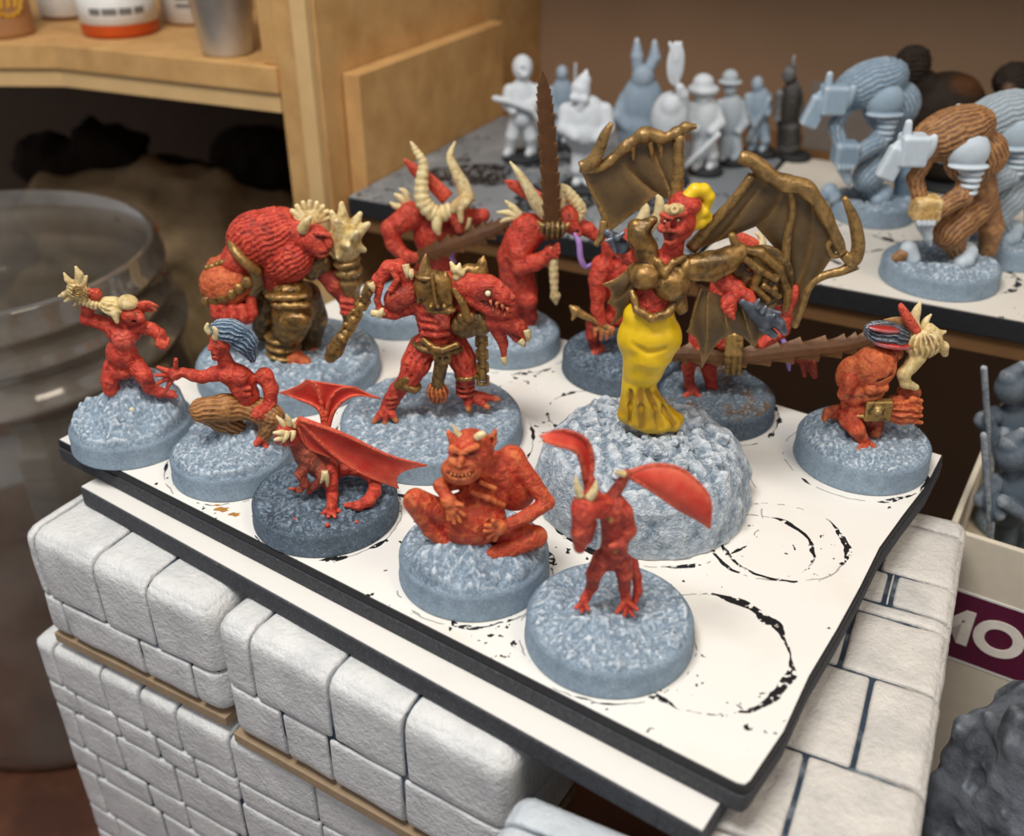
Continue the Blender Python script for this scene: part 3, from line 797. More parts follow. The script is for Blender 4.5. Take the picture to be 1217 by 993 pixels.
k = f.sc(2); k.e((135, 364, -4), (14, 13, 9.5), BONE, rot=20, groove=(70, 6, .8)).e((152, 359, -4), (11, 12, 7.5), BONE, rot=15).t([(136, 372, -14, 5), (139, 382, -16, 2.5)], BONE).t([(126, 360, -4, 7)], BONE)
k.build('mask', M_BONE, f.t, 1.3)
f.tube('ear', [(164, 364, -4, 5), (176, 361, -4, 4), (189, 364, -4, .6)], M_RED, col=RED, flat=.5)
f.tube('ear', [(166, 369, -2, 4), (178, 367, 2, 3.4), (186, 369, 4, .6)], M_RED, col=DRED, flat=.5)
sh = f.sc(2); sh.e((93, 345, -8), (12, 9, 11), TAN, rot=30, groove=(40, 5, .9)).t([(98, 356, -8, 6), (112, 362, -8, 5), (122, 363, -8, 3.5)], BONE, groove=(0, 4.2, .9))
for pth in ([(88, 338, -8, 4), (80, 332, -8, 3), (76, 324, -8, 1.2)], [(94, 336, -8, 5), (94, 326, -8, 4.2), (90, 317, -8, 1.6)], [(84, 346, -8, 4), (76, 350, -8, 3), (70, 352, -8, 1.4)], [(99, 338, -8, 3.5), (103, 328, -7, 1.5)], [(86, 353, -9, 3.5), (77, 358, -9, 1.5)], [(94, 357, -9, 3.4), (88, 363, -9, 1.4)]):
    sh.t(pth, TAN, k=2)
shell_o = sh.build('shell_horn', M_BONE, f.t, 1.2)
f.tube('spiral_ridge', [(93+7.5*math.cos(a)*(1-a/16), 345+7.5*math.sin(a)*(1-a/16), -17.5, 1.3) for a in np.linspace(0, 11, 16)], M_BRASS, shell_o, TAN, ns=6, n=3)

for x, y, r, c_ in ((157, 487, 3.4, hexc('e8ddd2')), (152, 482, 2.6, RED)): k = f.sc(1); k.t([(*f.on(x, y, .80), r)], c_); k.build('paint_chip', M_RED if c_ is RED else M_BONE, f.t, 1.0)
# 2 crouching demon with blue-black hair and fur legs
f = demon('demon_figurine', 'crouching red demon with blue-black hair and brown fur legs reaching an open hand left', (214, 358, 595))
f.base(seed=2, mound=.12, bumps=[(268, 528, 36, .26), (312, 532, 20, .14)], rough=1.4)
k = f.sc(3)
k.e((262, 408, -4), (11.5, 11, 14), RED, rot=-8).t([(257, 419, -9, 6), (256, 424, -10, 4.5)], RED).t([(250, 411, -11, 2.4), (249, 415, -13, 2)], RED, k=2)
k.e((256, 408, -15), (2.2, 2, 1.4), MAROON, k=.8, cut=True).e((252, 422, -13), (3.5, 2, 1.2), MAROON, k=.8, cut=True)
k.t([(271, 408, -7, 3.5), (276, 402, -6, 1.5)], RED, k=1.5)
k.t([(264, 420, 0, 8), (270, 434, 0, 9)], RED)
k.e((281, 447, 0), (24, 14, 15), RED, rot=28).t([(268, 446, -7, 9)], RED).t([(285, 448, -9, 10)], RED).t([(256, 444, -2, 9)], RED).t([(314, 447, 2, 10)], RED)
k.t([(288, 458, 0, 15), (294, 468, 0, 13), (293, 479, 2, 13)], RED)
for y in (462, 469): k.t([(282, y, -12, 3), (296, y-1, -13, 3)], RED, k=2)
k.t([(256, 444, -3, 8), (240, 448, -8, 7), (230, 446, -11, 6.6), (217, 442, -14, 5.5)], RED)
f.hand(k, (208, 444, -15), [(188, 436, -17), (185, 446, -17), (187, 456, -16), (196, 466, -14)], RED, pr=7.5, fr=2.6, thumb=(209, 427, -17))
k.t([(315, 447, 2, 9.5), (322, 462, -2, 8.5), (321, 478, -6, 7.5)], RED).t([(321, 478, -6, 7.5), (316, 486, -12, 6.5), (308, 489, -16, 6.5)], RED)
f.hand(k, (306, 489, -18), [(299, 494, -24), (303, 497, -24), (308, 498, -23), (313, 496, -21)], RED, pr=6, fr=2.4)
k.t([(312, 519, -14, 5), (305, 527, -20, 4)], RED).t([(313, 521, -12, 4), (316, 531, -18, 3.4)], RED)
k.build('body', M_RED, f.t, 1.35)
k = f.sc(4); g = (1, 6, .9)
k.t([(293, 483, 2, 15), (268, 484, -8, 15), (240, 487, -14, 13.5)], FUR, groove=g).t([(240, 488, -12, 12), (262, 500, -6, 11), (282, 508, 0, 10)], BROWN, groove=g)
k.t([(298, 484, 2, 14), (314, 490, -6, 14), (325, 494, -10, 12)], FUR, groove=g).t([(324, 495, -10, 12), (318, 508, -11, 9), (313, 519, -12, 7)], FUR, groove=(1, 5.5, .8))
k.e((296, 482, 3), (18, 16, 11), FUR)
k.build('fur_legs', M_FUR, f.t, 1.35)
k = f.sc(2); g = (1, 5.5, 1.3)
k.e((273, 393, -2), (20, 14, 12), BLUEH, rot=14, groove=g).e((288, 404, 0), (17, 13, 14), BLUEH, rot=40, groove=g).t([(292, 408, 0, 11), (298, 420, 0, 7), (300, 428, 0, 2.5)], BLUEH, groove=g)
k.build('hair', M_HAIR, f.t, 1.25)
f.tube('horn', [(256, 402, -10, 3.6), (257, 394, -13, 3.4), (253, 388, -14, 1.4)], M_BONE, col=BONE)
f.tube('horn', [(250, 396, -2, 3.6), (246, 390, -3, 3.4), (247, 384, -4, 1.4)], M_BONE, col=BONE)

# 3 hulking brute with spiked club
f = demon('demon_figurine', 'hulking red brute with tan crest, huge gauntlet and spiked club, behind the crouching demon', (245, 460, 497))
f.base(seed=3, mound=.14, bumps=[(350, 452, 70, .15)], rough=1.2)
k = f.sc(4); g = (1, 6, 1.0)
k.e((318, 282, 2), (46, 32, 30), RED, rot=-24, groove=g).e((346, 308, -12), (32, 22, 24), RED, rot=-30, groove=g).e((300, 280, 0), (30, 28, 25), RED, rot=-35, groove=g)
k.t([(360, 280, -10, 17), (372, 284, -18, 15)], RED).e((377, 285, -20), (14, 14, 17), RED).t([(382, 297, -26, 9)], RED).t([(390, 285, -28, 5), (391, 291, -30, 4)], RED, k=2)
k.t([(377, 277, -33, 3), (391, 279, -31, 2.6)], RED, k=2)
k.e((381, 283, -34), (3.2, 2, 1.8), MAROON, k=1, cut=True).e((388, 302, -33), (7, 3, 2.2), MAROON, k=1, cut=True)
k.t([(335, 318, 0, 25), (338, 345, 0, 21)], DRED)
k.t([(293, 296, -4, 20), (283, 308, -8, 18), (270, 325, -12, 15)], RED, k=3)
k.e((277, 370, -16), (24, 17, 15), RED, k=2)
for i, x in enumerate((257, 267, 278, 289)): k.t([(x-2, 362+i*1.5, -30, 6), (x, 374+i*.6, -33, 6), (x+3, 381, -27, 5)], RED, k=1.2)
k.t([(298, 357, -22, 6), (301, 371, -26, 5.5), (296, 380, -28, 5)], RED, k=1.5)
k.t([(385, 318, -6, 14), (400, 338, -12, 12), (412, 355, -14, 10)], DRED).e((415, 363, -14), (11, 11, 11), RED, k=2)  # forearm in darker red: the shade it lies in is painted on
for i, y in enumerate((357, 364, 371)): k.t([(407, y, -24, 3.6), (418, y+1, -27, 3.6)], RED, k=1)
k.build('body', M_RED, f.t, 1.6)
k = f.sc(3); k.e((268, 337, -14), (29, 23, 27), ORG, rot=-15).t([(258, 318, -10, 12), (275, 312, -8, 13)], ORG)
k.build('gauntlet', M_ORG, f.t, 1.5, noise=(.9, 7))
k = f.sc(2)
for i in range(6):
    x = 246+i*9.5; k.e((x, 363-i*4.6-(i-2.5)**2*.7, -33+abs(i-2.5)*2), (7, 6, 7.5), BRASS, k=1.5)
for i in range(6): k.e((246+i*6, 318-i*2.2, -20), (4, 4, 3.4), BRASS, k=1)
k.build('gauntlet_trim', M_BRASS, f.t, 1.3)
f.tube('armband', [(276, 286, -12, 5), (280, 298, -26, 5.5), (292, 312, -30, 5.5), (308, 323, -20, 5)], M_BRASS, col=BRASS, flat=1.2)
k = f.sc(3)
k.e((341, 346, -4), (27, 22, 14), DBRASS).t([(370, 318, -10, 14), (385, 312, -14, 11)], DBRASS)
k.t([(345, 352, -12, 23), (348, 375, -18, 23), (346, 388, -20, 20)], BRASS).t([(346, 388, -20, 17), (338, 410, -14, 17), (337, 432, -14, 16)], DBRASS)
for i in range(4): k.e((337, 400+i*9.5, -15), (22-i*.4, 20, 4.6), BRASS, rot=6, k=1)
k.e((350, 382, -36), (19, 8, 11), BRASS, k=1.5); k.e((346, 362, -34), (22, 8, 5), BRASS, k=1); k.e((340, 352, -32), (24, 8, 5), BRASS, k=1)
k.t([(362, 352, 4, 19), (372, 378, 8, 17), (366, 405, 14, 15), (362, 425, 14, 14)], DBRASS).t([(318, 356, 8, 17), (314, 392, 12, 14)], DBRASS)
k.build('armour', M_BRASS, f.t, 1.6, noise=(.8, 6))
k = f.sc(3); k.t([(338, 437, -14, 13), (352, 441, -22, 11), (364, 446, -27, 8)], ORG)
for x, y in ((370, 447), (366, 450), (360, 451)): k.t([(x-8, y-4, -28, 5), (x, y, -32, 4)], ORG, k=1.5)
k.t([(364, 428, 12, 10), (374, 434, 6, 7)], ORG); k.build('foot', M_ORG, f.t, 1.5)
k = f.sc(1.5)
for i in range(9):
    a = math.radians(-165+i*19); k.t([(368, 264, -8, 5), (368+25*math.cos(a), 264+24*math.sin(a), -2, 3)], BONE, k=1.5)
k.t([(360, 272, -26, 6.5), (364, 264, -28, 5), (369, 258, -28, 2.5)], TAN, k=1.5)
k.build('crest', M_BONE, f.t, 1.3)
k = f.sc(2.5); k.e((410, 288, -14), (18, 17, 24), TAN)
for x, y, d in ((438, 266, -14), (433, 297, -20), (428, 254, -10), (406, 242, -12), (400, 262, -30), (414, 292, -36), (394, 252, -10), (424, 276, -34), (402, 305, -30)):
    k.t([(410+(x-410)*.4, 286+(y-286)*.4, -14+(d+14)*.5, 9), (x, y, d, 3)], BONE, k=2)
cl = k.build('spiked_club', M_BONE, f.t, 1.5)
f.tube('club_grip', [(411, 308, -14, 15), (414, 322, -14, 15), (416, 340, -14, 13), (416, 380, -14, 9), (416, 392, -14, 7)], M_BRASS, cl, DBRASS, ridge=.10, rn=5, n=10)

# 4 two-headed dragon warrior
f = demon('demon_figurine', 'red dragon-headed warrior in brass armour gripping a chain, at the tray centre', (409, 624, 577))
f.base(seed=4, mound=.06, rough=1.4)
k = f.sc(3)
k.e((518, 362, 0), (27, 20, 24), RED).t([(516, 378, 0, 20), (518, 395, 2, 18), (521, 408, 2, 19)], RED, groove=(0, 8, .8))
for y in (378, 387, 396): k.t([(503, y, -15, 3.5), (518, y+2, -19, 3.5), (532, y, -15, 3.5)], RED, k=2)
k.t([(524, 372, -16, 10), (528, 384, -18, 6)], PINK)
# left arm ending in a gaping dragon head
k.t([(494, 345, 0, 15), (478, 350, -6, 15), (470, 356, -8, 13)], DRED, k=4)
k.t([(490, 334, -2, 11), (474, 318, -6, 9), (462, 318, -8, 8), (450, 332, -10, 7), (444, 342, -10, 5.5)], RED)
k.t([(486, 362, -2, 12), (468, 370, -6, 9), (452, 371, -8, 6.5)], RED)
k.t([(466, 320, -16, 3.5), (472, 332, -18, 3.2), (464, 345, -17, 3.2)], RED, k=1.5).t([(452, 340, -14, 4), (448, 356, -14, 3.6), (452, 368, -12, 4)], RED, k=1.5)
# right arm: long-jawed head low at the side
k.t([(545, 355, 2, 13), (562, 372, -2, 13), (584, 380, -8, 12)], RED).t([(584, 378, -8, 11), (602, 382, -12, 10), (616, 388, -14, 9), (626, 400, -15, 5.5)], RED)
k.t([(592, 392, -8, 9), (598, 408, -8, 5.5), (599, 424, -8, 3)], RED).t([(604, 392, -14, 5), (613, 402, -15, 3.5), (620, 407, -15, 3)], DRED)
# legs
k.t([(502, 414, 0, 16), (494, 432, -8, 16), (487, 448, -12, 12)], RED, groove=(1, 9, .9)).t([(487, 448, -12, 11), (472, 464, -8, 9.5), (464, 478, -7, 9)], RED).t([(464, 478, -7, 9), (459, 487, -12, 8)], RED)
for x, y in ((444, 501), (457, 504), (471, 500)): k.t([(460, 487, -12, 6), ((460+x)/2, (487+y)/2-2, -17, 4.5), (x, y, -20, 3)], RED, k=1.5)
k.t([(540, 412, 4, 16), (549, 426, 0, 15), (554, 442, -3, 12)], RED, groove=(1, 9, .9)).t([(554, 442, -3, 11), (553, 456, 2, 9.5), (555, 468, 3, 9)], RED)
for x, y, d in ((557, 487, -10), (580, 484, -6), (592, 474, 0)): k.t([(556, 468, 2, 6.5), ((556+x)/2, (468+y)/2, d*.5, 5), (x, y, d, 3.2)], RED, k=1.5)
for x, y, d in ((444, 501, -20), (457, 504, -20), (471, 500, -20), (557, 487, -10), (580, 484, -6), (592, 474, 0)): k.pr.append(dict(kind=3, c=k.pr[0]['c']*0+k.up(f.P(x, y, d), 3*f.S), ra=5.5*f.S, col=TAN))
for i in range(3): k.e((553, 454+i*6, 0), (12, 12, 3), DRED, k=1.5).e((468-i*2, 468+i*6, -8), (12, 11, 3), DRED, k=1.5, rot=-15)
k.build('body', M_RED, f.t, 1.5)
# main dragon head
k = f.sc(3)
k.t([(536, 338, 0, 15), (555, 338, -6, 16)], RED).e((572, 343, -12), (23, 14, 16), RED, rot=20).t([(580, 340, -14, 13), (598, 352, -18, 10.5), (609, 358, -20, 7)], RED)
k.t([(560, 352, -12, 10), (580, 366, -16, 8), (598, 373, -18, 6), (605, 374, -19, 4)], RED)
k.t([(590, 336, -16, 5), (606, 349, -20, 4.5)], RED, k=2).t([(609, 353, -24, 4)], RED, k=1.5)
k.t([(572, 357, -22, 1.6), (586, 362, -25, 3.0), (599, 367, -26, 3.4), (610, 371, -25, 3.0)], MAROON, k=1, cut=True)
for x, y in ((583, 358), (590, 361), (597, 364), (603, 367)): k.t([(x, y, -29, 2.2), (x+1, y+5, -30, .8)], BONE, k=.5)
for x, y in ((586, 368), (593, 371), (600, 374)): k.t([(x, y, -27, 2), (x+.5, y-4, -28, .8)], BONE, k=.5)
k.e((580, 349, -28), (5, 3, 5), MAROON, k=1, cut=True)
hd = k.build('dragon_head', M_RED, f.t, 1.3)
k = f.sc(1); k.t([(580, 348.5, -26, 3.4)], BONE); k.build('eye', M_EYE, hd, 1)
k = f.sc(1.5)
for x, y in ((536, 312), (546, 314), (553, 320), (540, 330)): k.t([(544, 332, -10, 4), ((544+x)/2, (332+y)/2-2, -13, 4), (x, y, -11, 2)], BONE)
k.build('frill', M_BONE, f.t, 1.2)
for a, b_ in (((440, 336, -18), (444, 346, -18)), ((482, 314, -12), (484, 330, -14)), ((487, 320, -12), (489, 332, -14)), ((442, 372, -14), (458, 373, -16)), ((450, 375, -16), (455, 366, -18)),
              ((626, 392, -22), (628, 406, -22)), ((618, 404, -21), (624, 412, -20)), ((598, 424, -9), (600, 434, -9))):
    f.tube('claw', [(*a, 4), ((a[0]+b_[0])/2+.5, (a[1]+b_[1])/2, (a[2]+b_[2])/2-1, 3.6), (*b_, 1.3)], M_BONE, col=BONE)
k = f.sc(2)
k.e((515, 340, -13), (22, 13, 18), BRASS, rot=-6).e((519, 356, -14), (17, 12, 15), BRASS, rot=-6).e((534, 346, -12), (4, 10, 24), BRASS, rot=-8, k=1).e((498, 342, -12), (4, 10, 20), BRASS, rot=4, k=1).e((516, 345, -26), (2.5, 4, 20), BRASS, rot=-6, k=1)
k.e((508, 327, -12), (14, 13, 5), BRASS, k=1).e((524, 368, -18), (17, 8, 5), BRASS, k=1)
for x in (512, 520, 528): k.t([(x, 364, -27, 2.6)], BRASS, k=.8)
k.e((562, 326, -2), (15, 9, 12), BRASS, rot=25).t([(572, 322, -2, 8), (573, 312, -1, 5), (575, 304, 0, 1.2)], BRASS)
k.build('chest_armour', M_BRASS, f.t, 1.3)
f.tube('shoulder_spike', [(506, 326, -12, 9), (505, 316, -11, 6), (506, 301, -10, .8)], M_BRASS, col=hexc('7a4a2c'))
k = f.sc(2)
k.e((521, 408, 0), (31, 25, 8), DBRASS, rot=6).e((526, 424, -20), (11, 7, 11), BRASS).t([(504, 404, -16, 4), (516, 414, -22, 4), (526, 416, -24, 4)], BRASS, k=1).t([(526, 416, -24, 4), (542, 410, -20, 4)], BRASS, k=1)
k.e((522, 426, -26), (2.4, 3, 2.4), DARKM, k=.8, cut=True).e((530, 426, -26), (2.4, 3, 2.4), DARKM, k=.8, cut=True)
k.t([(524, 434, -16, 8), (521, 450, -16, 7), (520, 458, -16, 8)], DBRASS)
k.t([(484, 450, -20, 5), (474, 457, -18, 5), (492, 463, -20, 5)], BRASS, k=1.5).e((487, 455, -12), (15, 14, 5), BRASS, rot=25).e((555, 445, -3), (15, 14, 5), BRASS, rot=-5)
k.e((571, 384, -10), (12, 12, 17), DBRASS).e((553, 386, -14), (17, 12, 16), DBRASS).t([(541, 344, -16, 4), (550, 360, -20, 4.5), (556, 378, -22, 5)], BRASS, k=1)
for x, y in ((548, 378), (555, 384), (551, 392), (560, 377)): k.e((x, y, -22), (4, 3, 5.5), BRASS, k=.8)
k.build('belt_and_bracers', M_BRASS, f.t, 1.35, noise=(.6, 5))
k = f.sc(2); k.e((520, 466, -16), (14, 9, 12), hexc('8a4a26'), rot=90, groove=(1, 6, 1.2)); k.build('loincloth_paw', M_ORG, f.t, 1.3)
def chain(name, a, b, n, w, parent, m=M_BRASS):
    k = f.sc(.8)
    for i in range(n):
        t = i/(n-1); p = [a[j]+(b[j]-a[j])*t for j in range(3)]
        ux, uy = (b[0]-a[0]), (b[1]-a[1]); l = math.hypot(ux, uy); ux /= l; uy /= l; ll = l/n*.62
        if i % 2:
            for sgn in (-1, 1): k.t([(p[0]-ux*ll-uy*w*sgn, p[1]-uy*ll+ux*w*sgn, p[2], w*.42), (p[0]+ux*ll-uy*w*sgn, p[1]+uy*ll+ux*w*sgn, p[2], w*.42)], BRASS)
            for e_ in (-1, 1): k.t([(p[0]+ux*ll*e_-uy*w, p[1]+uy*ll*e_+ux*w, p[2], w*.42), (p[0]+ux*ll*e_+uy*w, p[1]+uy*ll*e_-ux*w, p[2], w*.42)], BRASS)
        else: k.t([(p[0]-ux*ll, p[1]-uy*ll, p[2], w*.85), (p[0]+ux*ll, p[1]+uy*ll, p[2], w*.85)], hexc('a8813f'))
    return k.build(name, m, parent, 1.25)
chain('chain', (436, 352, -12), (408, 400, -20), 7, 5.5, f.t)
k = f.sc(2); k.t([(406, 402, -20, 8), (398, 416, -22, 9.5), (393, 424, -23, 7)], BRASS).e((403, 408, -20), (10, 10, 4), BRASS, rot=-58, k=1); k.build('chain_weight', M_BRASS, f.t, 1.3)
chain('hanging_chain', (572, 398, -8), (574, 452, -8), 8, 5.5, f.t)
k = f.sc(1.5); k.t([(438, 338, -12, 4), (434, 350, -13, 4.5)], BRASS); k.build('chain_ring', M_BRASS, f.t, 1.2)

# 5 bull-horned demon with sword, behind
f = demon('demon_figurine', 'red demon with tall curved bull horns and long brown sword, back row left', (420, 540, 405))
f.base(seed=5, mound=.08)
k = f.sc(3)
k.e((518, 278, 4), (26, 20, 30), RED).t([(520, 300, 4, 22), (516, 330, 4, 20)], RED).t([(488, 256, 0, 16), (476, 264, -4, 12), (464, 272, -6, 11)], RED).t([(464, 272, -6, 10.5), (468, 290, -10, 9), (480, 304, -14, 8)], RED)
f.hand(k, (486, 306, -16), [(494, 302, -22), (495, 306, -23), (494, 310, -22)], RED, pr=8, fr=3)
k.t([(545, 262, 2, 13), (562, 258, -2, 9), (574, 256, -6, 8)], RED)
k.e((546, 254, -14), (13, 13, 17), RED).t([(546, 264, -22, 8), (546, 272, -24, 6)], DRED)
k.e((541, 252, -27), (2.5, 2, 1.8), MAROON, k=1, cut=True).e((551, 252, -27), (2.5, 2, 1.8), MAROON, k=1, cut=True)
k.t([(506, 325, 2, 15), (494, 350, -4, 12), (490, 368, 2, 8)], RED).t([(526, 325, 4, 15), (520, 352, 4, 11), (512, 372, 6, 8)], RED)
k.t([(490, 368, 2, 8), (482, 376, -8, 6)], RED).t([(512, 372, 6, 8), (508, 380, -4, 6)], RED)
k.build('body', M_RED, f.t, 1.5)
k = f.sc(2); k.e((548, 242, -18), (16, 12, 8), TAN, rot=-35).t([(547, 248, -28, 4), (548, 262, -30, 3)], TAN); k.build('brow', M_BONE, f.t, 1.3)
f.tube('horn', [(536, 250, -14, 9), (518, 254, -16, 9.5), (503, 240, -16, 9), (501, 218, -12, 7.5), (503, 195, -8, 5.5), (495, 180, -6, 4), (488, 168, -5, 1.2)], M_BONE, col=BONE, ridge=.07, rn=16, n=12, ns=12)
f.tube('horn', [(556, 240, -10, 9), (551, 222, -8, 8), (542, 204, -6, 6), (535, 186, -4, 4.5), (541, 168, -2, 1)], M_BONE, col=TAN, ns=12)
f.tube('tusk', [(520, 258, -20, 6), (519, 270, -23, 5.5), (522, 279, -24, 2)], M_BONE, col=BONE); f.tube('tusk', [(556, 258, -18, 5), (554, 268, -20, 4.5), (550, 275, -22, 2)], M_BONE, col=BONE)
f.tube('crest', [(532, 236, 0, 9), (512, 216, 4, 8), (495, 203, 6, 7), (480, 189, 8, 1.5)], M_RED, col=RED, flat=.5)
for x, y in ((468, 230), (463, 240), (474, 224)): f.tube('back_spike', [(487, 246, 6, 5), (x+8, y+5, 6, 4), (x, y, 6, 1)], M_BONE, col=BONE)
f.blade('sword', [(494, 307, -20, 6), (520, 297, -24, 9), (560, 282, -28, 9.5), (592, 270, -31, 8), (612, 258, -33, 1)], M_BLADE, teeth=11, amp=.34)
f.tube('sword_grip', [(498, 304, -19, 5), (486, 309, -18, 4.5), (472, 315, -16, 5)], M_BRASS, col=DBRASS, ridge=.1, rn=5)
f.tube('tongue', [(540, 296, -16, 2.5), (536, 304, -18, 3.2), (541, 312, -18, 2)], M_PURP)

# 6 demon holding a sword upright
f = demon('demon_figurine', 'red demon holding a long serrated brown sword upright, purple tongue out', (545, 666, 440))
f.base(seed=6, mound=.06)
k = f.sc(3)
k.e((628, 274, 2), (20, 18, 20), RED).t([(620, 285, 2, 20), (610, 305, 4, 18), (614, 326, 6, 19), (622, 346, 4, 17)], RED)
k.t([(622, 350, 2, 16), (628, 356, -8, 11)], RED).t([(612, 352, 6, 14), (606, 378, 4, 10), (606, 398, 0, 7)], RED).t([(622, 352, 8, 12), (630, 376, 8, 9), (628, 394, 6, 7)], RED)
k.t([(632, 280, -4, 12), (616, 300, -12, 11), (618, 316, -16, 10)], RED).t([(618, 316, -16, 10), (636, 312, -18, 9), (650, 304, -20, 8)], RED)
f.hand(k, (656, 299, -20), [(663, 290, -27), (664, 295, -28), (664, 300, -28), (662, 305, -27)], RED, pr=9, fr=3)
k.e((672, 260, -8), (15, 14, 15), RED).t([(680, 270, -14, 8), (686, 276, -16, 6)], RED).t([(660, 268, 0, 13), (645, 272, 0, 13)], RED)
k.t([(686, 268, 4, 10), (698, 272, 2, 8), (708, 280, 0, 7)], RED)
k.e((678, 256, -20), (2.5, 2, 2), MAROON, k=1, cut=True).e((686, 276, -21), (5, 3, 2), MAROON, k=1, cut=True)
k.build('body', M_RED, f.t, 1.5)
f.tube('horn', [(650, 256, -6, 8), (638, 242, -6, 7.5), (628, 224, -4, 6), (616, 205, -2, 4), (606, 192, 0, 1)], M_BONE, col=TAN)
f.tube('horn', [(664, 246, -6, 7), (668, 226, -4, 7), (680, 236, -2, 7.5), (690, 250, -2, 7), (686, 264, -6, 3)], M_BONE, col=BONE, ridge=.05, rn=12, n=10)
for x, y in ((600, 238), (590, 252), (594, 264)): f.tube('back_spike', [(618, 256, 6, 5), ((618+x)/2, (254+y)/2, 7, 4), (x, y, 8, 1)], M_BONE, col=BONE)
f.tube('crest', [(652, 244, 2, 7), (630, 230, 6, 8), (610, 220, 8, 6), (600, 214, 10, 1)], M_RED, col=RED, flat=.5)
f.blade('sword', [(657, 284, -26, 9), (656, 250, -26, 9.5), (653, 200, -24, 9.5), (649, 140, -22, 8.5), (646, 105, -20, 6.5), (645, 85, -20, .6)], M_BLADE, teeth=17, amp=.16)
k = f.sc(2); k.e((658, 272, -26), (15, 9, 10), DBRASS, groove=(0, 6, 1)).t([(646, 270, -26, 4), (640, 264, -26, 2)], TAN).t([(670, 272, -26, 4), (676, 266, -26, 2)], TAN); k.build('sword_guard', M_BRASS, f.t, 1.4)
f.tube('sword_grip', [(657, 292, -22, 4.5), (658, 320, -22, 5.5), (659, 346, -22, 4.5), (660, 352, -22, 6), (661, 362, -22, 1)], M_BONE, col=TAN, ridge=.08, rn=14, n=12)
f.tube('tongue', [(682, 276, -18, 2.5), (688, 288, -22, 3.2), (690, 306, -24, 3.4), (696, 317, -24, 3), (705, 312, -25, 1)], M_PURP)

# 7 demon half hidden behind the winged queen, left
f = demon('demon_figurine', 'thin red demon half hidden behind the left side of the winged queen', (665, 805, 473))
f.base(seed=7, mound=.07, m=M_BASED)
k = f.sc(3)
k.e((736, 325, 6), (24, 18, 26), RED).t([(738, 345, 6, 18), (740, 372, 6, 17)], RED).t([(716, 316, 0, 13), (710, 332, -6, 10), (711, 350, -8, 9)], RED).t([(711, 350, -8, 8.5), (710, 368, -10, 7.5), (714, 382, -12, 7)], RED)
for x, y in ((708, 400), (715, 404), (722, 403), (728, 398)): k.t([(716, 386, -13, 4), (x, (386+y)/2-1, -16, 3), (x-1, y, -17, 1.8)], TAN, k=1.2)
k.t([(728, 378, 4, 12), (706, 384, -4, 9), (704, 398, -2, 8)], RED).t([(704, 398, -2, 7.5), (708, 416, 2, 6), (712, 430, 0, 6)], DRED).t([(712, 430, 0, 5), (704, 436, -8, 3.5)], DRED)
k.t([(748, 376, 8, 12), (756, 402, 6, 9), (752, 430, 6, 7)], RED)
k.t([(742, 300, 2, 13), (752, 284, -2, 14)], RED).t([(724, 300, 2, 9), (722, 286, 0, 7)], RED)
k.build('body', M_RED, f.t, 1.5)
f.tube('horn', [(752, 278, 0, 7), (762, 262, 2, 6.5), (767, 248, 2, 5), (763, 238, 2, 1.5)], M_BONE, col=BONE); f.tube('horn', [(766, 276, 2, 7), (781, 258, 4, 6), (784, 240, 4, 5), (780, 230, 4, 1.5)], M_BONE, col=BONE)
k = f.sc(1.5); k.t([(700, 378, -12, 4), (684, 369, -12, 5)], TAN).t([(684, 369, -12, 6), (678, 364, -12, 2)], TAN).t([(684, 372, -12, 4), (680, 380, -12, 1.5)], TAN); k.build('pommel', M_BRASS, f.t, 1.3)
f.tube('sword_grip', [(688, 370, -12, 3), (712, 384, -15, 3.5), (730, 394, -15, 3)], M_BRASS, col=BRASS)

# 8 demon with the long sword held level, behind the queen to the right
f = demon('demon_figurine', 'red demon holding a long serrated sword level, half hidden behind the queen on the right', (776, 914, 525))
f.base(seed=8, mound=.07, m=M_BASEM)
k = f.sc(3)
k.e((868, 345, 10), (24, 18, 28), RED).t([(862, 368, 8, 18), (850, 398, 6, 18)], RED).t([(832, 395, 0, 13), (828, 415, -4, 10), (818, 436, -2, 8)], RED).t([(818, 436, -2, 7.5), (819, 456, 2, 6), (823, 474, 0, 6.5)], DRED).t([(823, 474, 0, 5), (812, 484, -8, 3.5)], DRED).t([(823, 475, 0, 4), (830, 484, -8, 3)], DRED)
k.t([(856, 404, 8, 13), (842, 436, 6, 9), (846, 462, 8, 7)], RED)
k.t([(886, 330, 8, 12), (916, 352, 4, 10), (938, 366, 0, 9)], RED).t([(938, 366, 0, 8.5), (930, 392, -4, 8), (906, 408, -8, 7)], RED)
k.t([(938, 366, 0, 9), (944, 350, 2, 5)], RED)
k.t([(846, 402, -8, 8), (866, 412, -12, 7)], RED)
k.e((884, 312, 2), (15, 14, 16), RED)
k.t([(940, 420, 6, 7), (956, 428, 4, 7), (964, 434, 2, 6), (968, 446, 0, 4)], DRED).t([(954, 430, 4, 4), (956, 446, 2, 2.5)], DRED)
k.build('body', M_RED, f.t, 1.5)
f.tube('crest', [(868, 274, 4, 3), (880, 284, 4, 8), (896, 294, 4, 9), (906, 304, 4, 5)], M_RED, col=RED, flat=.6)
f.tube('horn', [(890, 304, 2, 8), (902, 296, 4, 7), (905, 284, 6, 4), (898, 276, 6, 1)], M_BONE, col=TAN)
f.blade('sword', [(796, 421, -10, 7), (826, 420, -14, 10), (880, 424, -16, 9.5), (940, 417, -17, 11), (1000, 411, -18, 10), (1030, 404, -18, 8), (1048, 398, -18, 1)], M_BLADE, teeth=13, amp=.36)
k = f.sc(1.5)
for x in (866, 873, 880): k.t([(x, 398, -20, 3.6), (x-1, 420, -25, 4), (x-2, 444, -20, 2.6)], TAN)
k.e((872, 422, -16), (9, 7, 24), DBRASS); k.build('sword_guard', M_BRASS, f.t, 1.3)
